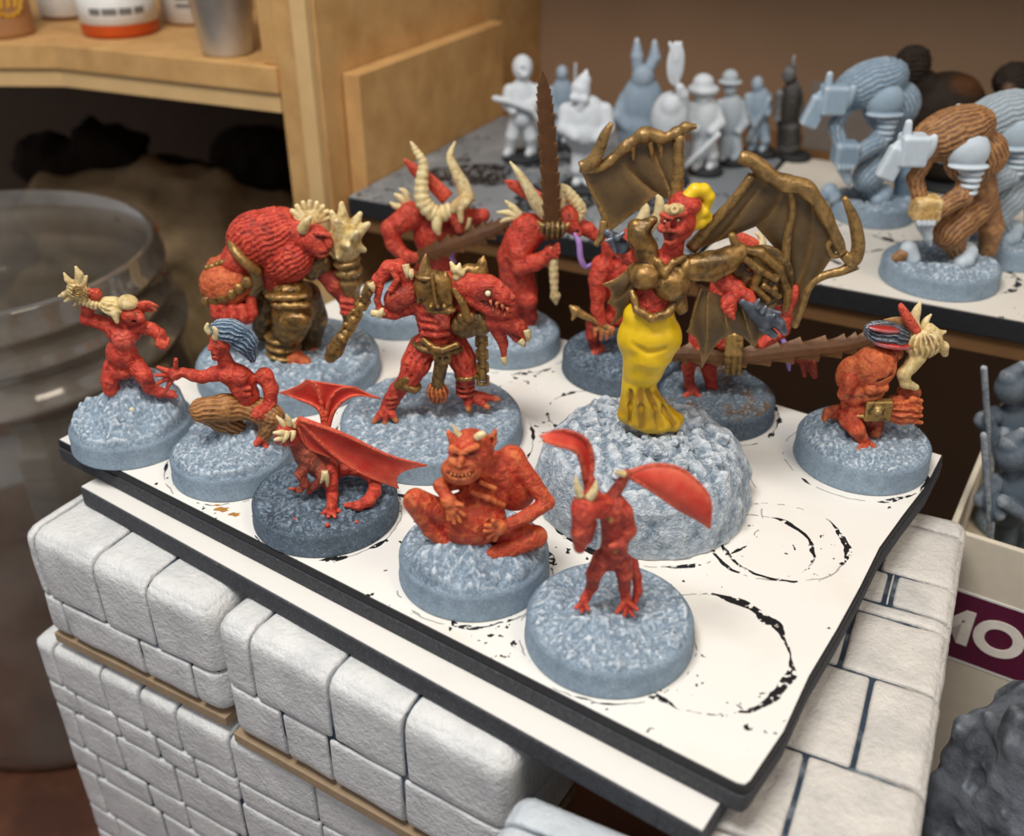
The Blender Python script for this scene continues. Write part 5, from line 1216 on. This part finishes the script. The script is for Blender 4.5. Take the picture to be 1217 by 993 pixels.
# ------------------------------------------------------------------ jar on the bench
def glassmat(name, tint, film, fac_film, rough=.07):
    m = bpy.data.materials.new(name); m.use_nodes = True
    N = m.node_tree.nodes; L = m.node_tree.links; N.clear()
    out = N.new('ShaderNodeOutputMaterial'); tr = N.new('ShaderNodeBsdfTransparent'); gl = N.new('ShaderNodeBsdfGlossy'); df = N.new('ShaderNodeBsdfDiffuse')
    tr.inputs[0].default_value = (*tint, 1); gl.inputs['Roughness'].default_value = rough; df.inputs[0].default_value = (*film, 1)
    fr = N.new('ShaderNodeLayerWeight'); fr.inputs['Blend'].default_value = .45
    tc = N.new('ShaderNodeTexCoord'); nz = N.new('ShaderNodeTexNoise'); nz.inputs['Scale'].default_value = .55; nz.inputs['Detail'].default_value = 6
    L.new(tc.outputs['Object'], nz.inputs['Vector'])
    mr = N.new('ShaderNodeMapRange'); mr.inputs[1].default_value = .35; mr.inputs[2].default_value = .7; mr.inputs[3].default_value = fac_film*.5; mr.inputs[4].default_value = fac_film*1.4
    L.new(nz.outputs['Fac'], mr.inputs[0])
    a = N.new('ShaderNodeMixShader'); L.new(mr.outputs[0], a.inputs[0]); L.new(tr.outputs[0], a.inputs[1]); L.new(df.outputs[0], a.inputs[2])
    b = N.new('ShaderNodeMixShader'); mm = N.new('ShaderNodeMath'); mm.operation = 'MULTIPLY_ADD'; mm.inputs[1].default_value = .75; mm.inputs[2].default_value = .06
    L.new(fr.outputs['Facing'], mm.inputs[0]); L.new(mm.outputs[0], b.inputs[0]); L.new(a.outputs[0], b.inputs[1]); L.new(gl.outputs[0], b.inputs[2])
    L.new(b.outputs[0], out.inputs[0]); return m
JC = (-13.9, 24.2, TABLE)
jar = empty('storage_jar', JC, 'large clear open jar with threaded rim and murky dark contents at left edge', 'jar')
jp = [(4.6, 0), (4.9, .15), (5.02, .6), (5.02, 9.6), (4.95, 10.4), (4.8, 11.0), (4.72, 11.4), (5.05, 11.5), (5.08, 11.75), (4.75, 11.9), (4.70, 12.4), (4.80, 12.5), (4.80, 12.62), (4.66, 12.75), (4.66, 13.2), (4.76, 13.3), (4.76, 13.42), (4.60, 13.55), (4.60, 13.95), (4.52, 14.05), (4.42, 14.0),
      (4.40, 13.4), (4.46, 12.4), (4.55, 11.2), (4.82, 10.2), (4.88, 9.5), (4.88, .7), (4.6, .35), (0, .3)]
MB().lathe([(0, 0)]+jp, 96).obj('clear_wall', glassmat('dirty_clear_plastic', (.86, .84, .80), hexc('a89f92'), .34), jar, smooth=True)
lq = MB().lathe([(0, .36), (4.5, .4), (4.83, .8), (4.83, 8.2), (4.4, 8.3), (0, 8.25)], 80)
lq.obj('murky_contents', mat('murky_black_water', hexc('1d1b19'), rough=.25, var=.4, vscale=.5, bump=.05, bscale=2, second=(hexc('4d463d'), .35, .48, .7), spec=.5), jar, smooth=True)
for i, (a, z, s) in enumerate(((-.7, 13.7, .16), (-.35, 13.75, .12), (-1.0, 12.9, .1), (-.15, 13.3, .12))):
    o = MB().lathe([(0, -s*.4), (s, 0), (0, s*.4)], 8).obj('paint_spot', mat('rust_paint', hexc('8d4a22'), rough=.5), jar, loc=(4.68*math.cos(a+1.2), 4.68*math.sin(a+1.2), z))
    o.rotation_euler = (math.pi/2, 0, a+1.2+math.pi/2)

# ------------------------------------------------------------------ paint pots on the corner shelf
LABELW = mat('white_label', hexc('e4e2dc'), rough=.5, var=.06, bump=.02)
def bottle(name, label, px, py, w, hgt, body, m_lab, bands, cat='paint pot', group='paint pots on the corner shelf'):
    c = onz(px, py, ZSH); S_ = depth(c)/F; r = w/2*S_
    c = c+np.array([c[0], c[1], 0])/np.hypot(c[0], c[1])*r
    t = empty(name, tuple(c), label, cat, group)
    MB().lathe([(r*.9, 0), (r*.97, .04), (r, .15), (r, hgt), (r*.9, hgt+.2), (r*.55, hgt+.45), (r*.5, hgt+.5)], 40).obj('body', body, t, smooth=True)
    MB().lathe([(r*.52, hgt+.45), (r*.52, hgt+1.0), (r*.35, hgt+1.5), (r*.3, hgt+1.7)], 28).obj('cap', mat('black_cap', hexc('202022'), rough=.4), t, smooth=True)
    if m_lab:
        for nm, z0, z1, m in bands: MB().lathe([(r*1.0, z0), (r*1.015, z0+.01), (r*1.015, z1-.01), (r*1.0, z1)], 40).obj(nm, m, t, smooth=True)
    return t, r
SK = mat('tan_paint_body', hexc('a87a50'), rough=.5, var=.08)
t1, r1_ = bottle('paint_pot', 'tan paint pot with a gold emblem at the far left of the shelf', 5, 48, 76, 2.4, SK, None, [])
em = MB()
for i in range(14):
    a = i/14*math.tau; em.add(*tube([(0.34*math.cos(a), 0, .34*math.sin(a)), (.44*math.cos(a+.5), 0, .44*math.sin(a+.5))], [.05, .03], 6, 2))
for i in range(3): em.add(*tube([(-.2+i*.2, 0, -.16), (-.12+i*.2, 0, .16)], [.05, .05], 6, 2))
eo = em.obj('gold_emblem', mat('gold_print', hexc('d6a12e'), rough=.4, var=0, bump=0), t1); ea = math.atan2(-t1.location[1], -t1.location[0])+.35
eo.location = ((r1_*1.0)*math.cos(ea), (r1_*1.0)*math.sin(ea), 1.0); eo.rotation_euler = (0, 0, ea+math.pi/2)
bottle('paint_pot', 'brown paint bottle with white label behind the red-labelled bottle', 82, 25, 62, 2.6, mat('brown_paint_body', hexc('8a5730'), rough=.45), True, [('label', .12, 1.5, LABELW)])
REDL = mat('red_label', hexc('c22a22'), rough=.5, bump=.02)
t3, r3 = bottle('paint_pot', 'orange paint bottle with white and red label on the corner shelf', 146, 47, 90, 2.6, mat('orange_paint_body', hexc('c9521c'), rough=.4), True, [('label', .38, 1.15, LABELW), ('grey_band', 1.15, 1.32, mat('grey_label', hexc('8a8784'), rough=.5)), ('label', 1.32, 2.3, LABELW)])
def curved(name, t, r, a0, a1, z0, z1, m):
    V = []; n = 10
    for i in range(n+1):
        a = a0+(a1-a0)*i/n
        for z in (z0, z1):
            for q in (1.016, 1.024): V.append((r*q*math.cos(a), r*q*math.sin(a), z))
    Fc = []
    for i in range(n):
        b_ = i*4; c_ = b_+4
        Fc += [[b_+1, c_+1, c_+3, b_+3], [b_, b_+2, c_+2, c_], [b_, c_, c_+1, b_+1], [b_+2, b_+3, c_+3, c_+2]]
    Fc += [[0, 1, 3, 2], [n*4, n*4+2, n*4+3, n*4+1]]
    return meshobj(name, V, Fc, m, t, False)
fa = math.atan2(-t3.location[1], -t3.location[0])
curved('red_print', t3, r3, fa-1.25, fa+.05, 1.36, 2.2, REDL)
GRY = mat('grey_print', hexc('77736e'), rough=.5, bump=0)
for i, (a, b_) in enumerate(((-.75, -.45), (-.40, -.02), (.03, .36), (.42, .7))): curved('print_line', t3, r3, fa+a, fa+b_, .66, .84, GRY)
t4, r4_ = bottle('paint_pot', 'white-labelled paint bottle behind the clear plastic cup', 238, 32, 84, 2.8, mat('cream_paint_body', hexc('b98f63'), rough=.45), True, [('label', .1, 2.4, LABELW)])
fa = math.atan2(-t4.location[1], -t4.location[0])
for i in range(2): curved('print_line', t4, r4_, fa-.6, fa+.1, .55+.22*i, .66+.22*i, GRY)
cc = onz(272, 70, ZSH); cS = depth(cc)/F; cc = cc+np.array([cc[0], cc[1], 0])/np.hypot(cc[0], cc[1])*.75
cup = empty('plastic_cup', tuple(cc), 'frosted clear plastic cup beside the cabinet upright on the corner shelf', 'cup')
MB().lathe([(.0, 0), (.62, 0), (.68, .06), (1.15, 4.2), (1.2, 4.25), (1.17, 4.3), (1.06, 4.2), (.6, .12), (0, .1)], 48).obj('cup_wall', glassmat('frosted_plastic', (.92, .91, .9), hexc('dcd9d3'), .62, .35), cup, smooth=True)
MB().lathe([(0, 1.7), (.78, 1.7), (1.0, 3.4), (0, 3.4)], 32).obj('white_contents', mat('white_medium', hexc('dcd9d2'), rough=.6), cup, smooth=True)

# ------------------------------------------------------------------ dark scenery heap under the corner shelf
class FigAt(Fig):
    def __init__(s, name, label, c, cat, group=None):
        s.c = np.array(c, float); s.S = depth(s.c)/F; s.r = 1.0; s.t = empty(name, tuple(c), label, cat, group)
        s.floor = None
f = FigAt('scenery_hill', 'brown lumpy scenery hill in the dark under the corner shelf', (-9.3, 34.8, TABLE), 'scenery')
k = f.sc(20); HB = hexc('a38a69'); HB2 = hexc('86704f')
k.e((215, 262, 6), (110, 40, 62), HB, rot=8).e((120, 262, 10), (85, 36, 58), HB2).e((300, 300, 10), (90, 40, 70), HB).e((200, 420, 0), (190, 45, 150), HB2).e((200, 600, 0), (230, 55, 160), HB2).e((330, 380, 0), (70, 70, 90), HB2).e((210, 780, 0), (240, 60, 130), HB2)
k.build('hill', mat('brown_hill', attr=True, rough=.9, var=.3, vscale=1.2, bump=.6, bscale=3, spec=.15, bdist=.1), f.t, 5, noise=(9, 26))
k = f.sc(8); BK = hexc('241c15')
k.e((80, 196, 30), (60, 30, 26), BK).e((130, 182, 32), (34, 28, 24), BK, box=8, rot=20).e((52, 188, 30), (18, 22, 22), BK, box=6).e((310, 196, 30), (52, 30, 40), BK).e((180, 205, 34), (60, 25, 20), BK)
k.build('rocks', mat('black_rock', attr=True, rough=.9, var=.3, bump=.5, bscale=3, spec=.1), f.t, 4, noise=(5, 14))

# ------------------------------------------------------------------ primed figures on the back shelf
ZT = 1.2
GP = 'primed figures on the back shelf'
M_BASEP = mat('primed_base', hexc('2a2c2f'), rough=.7, var=.2)
M_BASEW = mat('pale_primed_base', hexc('b9c2c8'), rough=.7, var=.1)
def primed(label, base, col, build, bm=None, hb=.18, name='primed_figurine', hres=1.5, group=GP, z=ZT, m=None):
    f = Fig(name, label, base, z=z, group=group); bm = bm or M_BASEP; f.floor = hb-.04
    r = f.r
    MB().lathe([(r-.03, 0), (r, .02), (r, hb*.7), (r-.06, hb), (0, hb)], 40).obj('base', bm, f.t, smooth=True)
    k = f.sc(2.5); build(f, k, col); k.build('body', m or M_PRIM, f.t, hres); return f
WHITE, BLUEP, DIM = hexc('ccd3d8'), hexc('8c9fb0'), hexc('55606a')
def legs(k, hx, hy, l, r, c, w=7, d=0):
    k.t([(hx-5, hy, d, w*1.2), ((hx-5+l[0])/2-2, (hy+l[1])/2, d-3, w), (l[0], l[1], d, w*.75)], c).t([(hx+5, hy, d, w*1.2), ((hx+5+r[0])/2+2, (hy+r[1])/2, d-3, w), (r[0], r[1], d, w*.75)], c)
    for p in (l, r): k.t([(p[0], p[1], d, w*.75), (p[0]-4, p[1]+3, d-8, w*.6)], c)
def bA(f, k, c):
    legs(k, 620, 140, (606, 183), (632, 185), c, 7.5)
    k.e((621, 120, 0), (18, 13, 26), c).t([(620, 138, 0, 15)], c).e((621, 84, -2), (9.5, 10, 12), c).e((621, 80, 2), (12, 12, 14), c, k=2).t([(621, 70, 2, 4)], c)
    k.e((621, 85, -11), (5, 3, 6), c, k=1, cut=True).t([(618, 85, -11, 2), (622, 90, -12, 2.5)], c, k=1)
    k.t([(606, 108, -2, 8), (602, 124, -8, 6), (610, 132, -14, 5)], c).t([(637, 108, -2, 8), (641, 122, -8, 6), (630, 124, -14, 5)], c)
    k.t([(588, 117, -16, 3.5), (604, 120, -17, 4), (632, 130, -17, 4.5), (640, 142, -16, 3)], c, k=1)
primed('pale hooded soldier figure holding a gun across the chest, back shelf left', (597, 645, 197), WHITE, bA)
def bB(f, k, c):
    legs(k, 668, 138, (660, 168), (674, 170), c, 6); k.e((668, 116, 0), (13, 10, 24), c).e((668, 87, 0), (7, 8, 9), c).t([(656, 108, 0, 6), (654, 126, -6, 5), (662, 134, -10, 4)], c).t([(680, 108, 0, 6), (683, 126, -6, 5)], c).t([(684, 76, -8, 1.8), (682, 166, -8, 1.8)], c)
primed('slim blue-grey figure standing behind the upright brown sword', (649, 688, 179), BLUEP, bB)
def bC(f, k, c):
    legs(k, 694, 180, (688, 222), (702, 222), c, 8); k.e((696, 148, 0), (27, 20, 34), c).e((690, 108, -4), (11, 11, 12), c).t([(690, 104, -4, 11), (694, 96, -2, 8), (697, 84, 0, 2)], c, k=1).t([(682, 116, -12, 5), (694, 118, -13, 5), (690, 128, -13, 4)], c)
    k.t([(674, 132, -2, 10), (670, 152, -10, 8), (684, 162, -18, 7)], c).t([(718, 132, -2, 10), (722, 152, -10, 8), (708, 164, -18, 7)], c); k.e((695, 160, -14), (18, 10, 14), c)
primed('stout pale figure with pointed hood standing between sword and left wing', (666, 722, 234), WHITE, bC)
def bD(f, k, c):
    k.e((762, 130, 0), (26, 20, 40), c).t([(758, 150, 0, 24), (756, 190, 0, 22)], c).e((764, 92, -4), (13, 12, 14), c).t([(758, 84, -2, 6), (757, 66, 0, 7), (757, 48, 0, 3)], c, k=1).t([(770, 84, -2, 6), (778, 68, 2, 7), (778, 50, 2, 3)], c, k=1).t([(744, 118, 0, 9), (734, 138, -8, 8), (746, 150, -14, 7)], c).t([(782, 118, 0, 9), (788, 138, -8, 8)], c)
primed('blue-grey cloaked figure with tall rabbit-eared helmet behind the left wing', (732, 784, 200), BLUEP, bD)
def bE(f, k, c):
    k.e((796, 140, 0), (22, 18, 30), c).t([(794, 160, 0, 18), (796, 196, 0, 16)], c).e((797, 126, -8), (12, 11, 13), c).t([(812, 130, -2, 8), (812, 112, -10, 6), (808, 104, -12, 5)], c).t([(808, 190, -10, 2.4), (806, 110, -12, 2.4), (804, 92, -12, 2.4)], c, k=1)
    k.e((803, 76, -12), (10, 3.5, 24), c, k=1.5)
    for x in (796, 803, 809): k.t([(803, 70, -12, 4), (x, 51, -12, 2)], c, k=1)
primed('pale figure raising a broad leaf-bladed spear beside the queen wing', (776, 818, 224), WHITE, bE)
def bF(f, k, c):
    legs(k, 836, 164, (829, 202), (846, 204), c, 8); k.e((836, 140, 0), (19, 15, 27), c).e((836, 116, -4), (9, 9, 11), c).e((836, 106, -2), (18, 17, 7), c, k=2).e((836, 98, -2), (12, 12, 10), c)
    k.t([(822, 128, 0, 7), (816, 146, -8, 6), (826, 154, -14, 5)], c).t([(850, 128, 0, 7), (856, 146, -8, 6), (846, 156, -14, 5)], c).t([(854, 160, -17, 3), (814, 197, -19, 3.5)], c, k=1)
primed('pale figure in wide-brimmed hat with lowered sword behind the queen', (818, 858, 212), WHITE, bF)
def bG(f, k, c):
    legs(k, 868, 164, (860, 200), (874, 202), c, 7); k.e((868, 138, 0), (15, 12, 27), c).e((868, 104, -2), (8, 8, 10), c).e((868, 97, -2), (14, 13, 3), c, k=1).e((868, 91, -2), (9, 9, 8), c).t([(856, 124, 0, 6), (852, 146, -6, 5)], c).t([(880, 124, 0, 6), (885, 146, -6, 5), (878, 156, -10, 4)], c)
primed('blue-grey figure in small round hat standing right of the wide-brimmed one', (852, 888, 200), hexc('a9b4bc'), bG)
def bH(f, k, c):
    legs(k, 902, 150, (894, 180), (908, 182), c, 6); k.e((902, 128, 0), (14, 11, 24), c).e((900, 100, 0), (7, 8, 9), c).t([(914, 118, -8, 3), (888, 166, -12, 3)], c, k=1).t([(912, 116, 0, 6), (912, 134, -8, 5)], c).t([(890, 116, 0, 6), (888, 134, -8, 5), (896, 148, -12, 4)], c)
primed('dim blue figure with slanting spear at the back of the shelf', (882, 922, 190), BLUEP, bH)
def bI(f, k, c):
    k.e((938, 130, 0), (13, 11, 36), c).t([(938, 150, 0, 13), (936, 178, 0, 14)], c).e((938, 88, 0), (8, 8, 10), c).t([(942, 80, 0, 3), (944, 66, 0, 1.5)], c).t([(928, 112, 0, 6), (924, 140, -6, 5)], c).t([(948, 112, 0, 6), (952, 140, -6, 5)], c)
primed('tall black figure in dark robe at the back of the shelf', (924, 962, 194), hexc('2e2a26'), bI)

# crouching brutes on the white back tray
BR = hexc('80583a')
GB = 'crouching brutes on the white back tray'
def brute(label, base, dx, dy, s, cF, cA, cP, wrist, hb=.42, full=True, name='brute_figurine', m=None):
    f = Fig(name, label, base, z=ZT, group=GB); f.base(h=hb, mound=.05, seed=int(dx) % 17, m=m or M_BASE, rough=.5)
    T = lambda x, y, d, *r: (1108+dx+(x-1108)*s, 330+dy+(y-330)*s, d*s)+tuple(q*s for q in r)
    k = f.sc(3)
    g = (1, 6.5*s, .9)
    k.e(T(1132, 158, 4), (46*s, 30*s, 27*s), cF, rot=-22, groove=g).e(T(1160, 186, 8), (30*s, 26*s, 34*s), cF, rot=70, groove=g).t([T(1160, 204, 10, 20), T(1166, 238, 12, 19)], cF)
    k.t([T(1104, 174, -8, 15), T(1092, 180, -14, 14)], cF)
    k.t([T(1098, 192, -10, 9), T(1087, 212, -14, 8.5), T(1095, 240, -22, 8)], cF, groove=(1, 5.5, .8)).t([T(1152, 208, -10, 11), T(1144, 232, -18, 11), T(1114, 250, -24, 10)], cF, groove=(1, 5.5, .8))
    k.t([T(1162, 246, 8, 18), T(1142, 262, -6, 19), T(1128, 278, -12, 18)], cF, groove=(1, 6, 1.0)).t([T(1128, 280, -10, 13), T(1140, 300, -4, 11)], cF, groove=(1, 6, .8)).t([T(1170, 246, 14, 17), T(1178, 270, 8, 14), T(1174, 296, 12, 11)], cF)
    k.t([T(1078, 300, -2, 8), T(1066, 306, -4, 6)], cF)
    k.build('body', M_FUR if cF is BR else M_PRIM, f.t, 1.5)
    k = f.sc(2)
    k.e(T(1084, 178, -20), (15*s, 13*s, 17*s), cA, box=4*s).t([T(1078, 158, -20, 5), T(1080, 146, -20, 4)], cA, k=1).e(T(1060, 194, -22), (11*s, 7*s, 19*s), cA, rot=20, box=4*s).e(T(1104, 176, -26), (7*s, 6*s, 16*s), cA, rot=15).t([T(1068, 172, -20, 5), T(1078, 168, -20, 6)], cA)
    k.build('helmet', M_PRIM, f.t, 1.4)
    k = f.sc(1.5); k.e(T(1151, 180, -16), (23*s, 15*s, 22*s), cA); k.e(T(1151, 197, -20), (23*s, 13*s, 4*s), cA, k=1)
    for i in range(4): k.e(T(1154-i*1.5, 204+i*7.5, -16), ((14-i)*s, 13*s, 4.4*s), cA, k=.8)
    k.build('shoulder_plate', M_PRIM, f.t, 1.3)
    k = f.sc(1.5); k.e(T(1100, 247, -24), (15*s, 14*s, 14*s), wrist, box=5*s); k.build('wrist_band', M_BONE if cF is BR else M_PRIM, f.t, 1.4)
    k = f.sc(1.5)
    for i in range(4): k.t([T(1091+i*6, 258, -34, 3.6), T(1092+i*5.5, 266, -36, 3.4)], cP, k=1)
    k.e(T(1100, 262, -26), (12*s, 10*s, 8*s), cP).t([T(1098, 266, -26, 9), T(1103, 282, -28, 5), T(1106, 292, -28, 1.5)], cA)
    k.build('fist_blade', M_PRIM, f.t, 1.4)
    k = f.sc(2); k.t([T(1148, 300, -6, 13), T(1144, 316, -12, 11), T(1138, 326, -16, 9)], cA); k.build('boot', M_PRIM, f.t, 1.4)
    k = f.sc(2); k.t([T(1080, 296, 0, 10), T(1084, 310, -4, 9)], cA); k.build('boot', M_PRIM, f.t, 1.4)
    k = f.sc(2); k.e(T(1140, 258, 0), (24*s, 20*s, 6*s), cA); k.build('belt', M_PRIM, f.t, 1.4)
    return f
PB = hexc('c4d0d8')
brute('crouching brown-furred brute with pale armour and yellow wrist band, front of the back tray', (1040, 1176, 357), 0, 0, 1.0, BR, PB, PB, hexc('d9a54e'))
brute('crouching all blue-grey brute at the rear left of the white back tray', (982, 1080, 272), -96, -72, .92, hexc('6f8699'), hexc('93a9ba'), hexc('93a9ba'), hexc('7f95a7'))
brute('crouching pale-armoured brute half hidden behind the brown-furred one at the right edge', (1136, 1240, 322), 58, -28, .95, hexc('8d9aa2'), hexc('a9bac6'), hexc('a9bac6'), hexc('98a8b4'))
def bK1(f, k, c):
    k.e((1122, 130, 0), (46, 34, 42), c).e((1084, 78, -6), (20, 18, 22), c, groove=(30, 6, 1.5)).t([(1092, 96, -4, 16), (1108, 112, 0, 22)], c).t([(1120, 160, 0, 38), (1122, 196, 0, 34)], c).e((1138, 108, -8), (26, 20, 18), hexc('4e3018')).t([(1088, 130, -8, 14), (1078, 164, -12, 12)], c)
f = primed('large dark brown shaggy monster behind the blue-grey crouching brute', (1078, 1164, 232), hexc('2a211a'), bK1, name='monster_figurine', group='dark shaggy monsters at the rear', m=M_DARK, hres=2)
def bK2(f, k, c):
    k.e((1206, 96, 0), (24, 20, 20), c, groove=(30, 6, 1.5)).e((1234, 140, 0), (52, 34, 44), c).t([(1232, 160, 0, 38), (1234, 200, 0, 36)], c).e((1200, 104, -14), (6, 5, 5), hexc('8a6a58'))
f = primed('large dark shaggy monster behind the brutes at the right edge', (1186, 1284, 236), hexc('2a211a'), bK2, name='monster_figurine', group='dark shaggy monsters at the rear', m=M_DARK, hres=2)

# ------------------------------------------------------------------ printed box with grey figures, right
zb = -1.44
pL, pR = onz(1150, 635, zb), onz(1217, 656, zb)
be = (pR-pL)/np.linalg.norm(pR-pL); bn = np.array([-be[1], be[0], 0])
B0 = np.array([pL[0], pL[1], 0])-be*.35
BX = mat('cream_card', hexc('d8cdb8'), rough=.6, var=.05, bump=.03)
box = empty('storage_box', tuple(B0+be*4+bn*2.5+UP*TABLE), 'cream open box with maroon printed band behind the right foam wall', 'box')
def bbox(name, a0, a1, b0, b1, z0, z1, m, bevel=.03): return wobj(MB().box(B0+be*a0+bn*b0+UP*z0, be*(a1-a0), bn*(b1-b0), UP*(z1-z0)), name, m, box, bevel=bevel)
bbox('front_wall', 0, 9, 0, .12, TABLE, zb, BX); bbox('back_wall', 0, 9, 6.0, 6.12, TABLE, zb, BX); bbox('side_wall', 0, .12, .12, 6.0, TABLE, zb, BX); bbox('side_wall', 8.88, 9, .12, 6.0, TABLE, zb, BX); bbox('bottom', .12, 8.88, .12, 6.0, zb-2.5, zb-2.4, BX)
bbox('maroon_band', 0, 9, -.012, .0, zb-2.95, zb-1.32, mat('maroon_print', hexc('5c1836'), rough=.45, var=.08, bump=.02), 0)
bbox('white_line', 0, 9, -.014, .0, zb-1.32, zb-1.27, LABELW, 0); bbox('white_line', 0, 9, -.014, .0, zb-3.0, zb-2.95, LABELW, 0)
tcu = bpy.data.curves.new('lettering', 'FONT'); tcu.body = 'MO'; tcu.size = 1.12; tcu.extrude = .008; tcu.offset = .045; tcu.space_character = 1.0; tcu.shear = .0
to = bpy.data.objects.new('lettering_curve', tcu); COL.objects.link(to)
bpy.context.view_layer.update()
me = bpy.data.meshes.new_from_object(to.evaluated_get(bpy.context.evaluated_depsgraph_get())); bpy.data.objects.remove(to)
lt_ = bpy.data.objects.new('lettering', me); COL.objects.link(lt_); me.materials.clear(); me.materials.append(mat('white_lettering', hexc('efe6da'), rough=.5, bump=0))
lt_.parent = box; lp = B0+be*.06-bn*.022+UP*(zb-2.5); lt_.location = tuple(lp-np.array(box.location)); lt_.rotation_euler = (math.pi/2, 0, math.atan2(be[1], be[0]))
zf = zb-2.4
def bX(x0, y0, v, q):
    def fn(f, k, c):
        T = lambda x, y, d, r: (x0+x*q, y0+y*q, d*q, r*q)
        k.e(T(0, 36, 0, 0)[:3], (20*q, 15*q, 28*q), c).e(T(-3, 0, -4, 0)[:3], (12*q, 12*q, 14*q), c)
        for sg in (-1, 1): k.t([T(6*sg, 58, 0, 9), T(9*sg, 80, -4, 8), T(9*sg, 100, 0, 6), T(9*sg-2, 104, -8, 5)], c)
        k.t([T(-16, 24, 0, 8), T(-26, 34+v, -10, 7), T(-14, 50, -16, 6)], c).t([T(16, 24, 0, 8), T(26, 36-v, -6, 7), T(20, 8, -12, 5)], c).t([T(-20, 70, -18, 2.5), T(-26, -16, -16, 2.5)], c, k=1)
        k.t([T(-4, -8, -4, 8), T(6, -18, 0, 4)], c).t([T(-10, 40, -16, 6), T(8, 52, -18, 5)], c)
    return fn
GX = 'grey figures standing in the box'
for a_, b_, v, q, lab in ((1.05, 4.4, -6, 1.4, 'grey-blue figure at the left end inside the cream box'), (1.45, 1.9, 4, 1.42, 'grey-blue figure with raised arm nearest the right edge inside the cream box')):
    c = B0+be*a_+bn*b_+UP*zf
    ff = FigAt('grey_figurine', lab, c, 'figurine', GX); ff.floor = .2; pxy = c-[0, 0, H]
    qd = pxy[1]*math.cos(PT)-pxy[2]*math.sin(PT); cx_ = CX+F*pxy[0]/qd; cy_ = CY+F*(-pxy[1]*math.sin(PT)-pxy[2]*math.cos(PT))/qd
    MB().lathe([(.85, 0), (.88, .02), (.88, .2), (.8, .28), (0, .28)], 40).obj('base', M_BASED, ff.t, smooth=True)
    k = ff.sc(2.5); bX(cx_, cy_-118*q, v, q)(ff, k, hexc('4f5b66')); k.build('body', M_PRIM, ff.t, 1.7)
yb_ = MB().box(B0+be*2.0+bn*.35+UP*(zf+.01), be*.9, bn*.12, UP*2.65)
ybo = empty('yellow_card', tuple(B0+be*2.4+bn*.4+UP*(zf+.01)), 'small yellow card standing just inside the cream box', 'card'); wobj(yb_, 'card', mat('yellow_card_paint', hexc('e3a91c'), rough=.5), ybo, bevel=.03)

# ------------------------------------------------------------------ gnarled grey scenery trunk, lower right
f = FigAt('rock_column', 'gnarled dark grey scenery rock column at the lower right', (5.6, 9.4, TABLE), 'scenery')
TG = hexc('6a6f76')
k = f.sc(10)
c0 = ony(1205, 900, 10.6)
def tw(x, y, d): return ony(x, y, 10.6+d)-f.c
k.conv = tw; k.S = depth(c0)/F
k.t([(1262, 800, .9, 20), (1222, 850, .6, 34), (1190, 890, .2, 48), (1178, 940, 0, 58), (1176, 1010, -.2, 66), (1180, 1120, 0, 78), (1190, 1290, .4, 110)], TG, k=14)
k.t([(1240, 880, -.4, 45), (1230, 960, -.6, 60), (1240, 1060, -.6, 60)], TG, k=14).t([(1120, 930, .1, 17), (1118, 985, -.2, 22), (1124, 1060, -.3, 26)], TG, k=8).t([(1150, 868, .4, 16), (1135, 905, .2, 18)], TG, k=8)
k.build('trunk', mat('grey_trunk_paint', attr=True, rough=.55, var=.3, vscale=1.6, bump=.7, bscale=5, hi=(hexc('a9b2bb'), .6), second=(hexc('3c4046'), 1.2, .4, .65), bdist=.08), f.t, 2.4, noise=(7, 17))
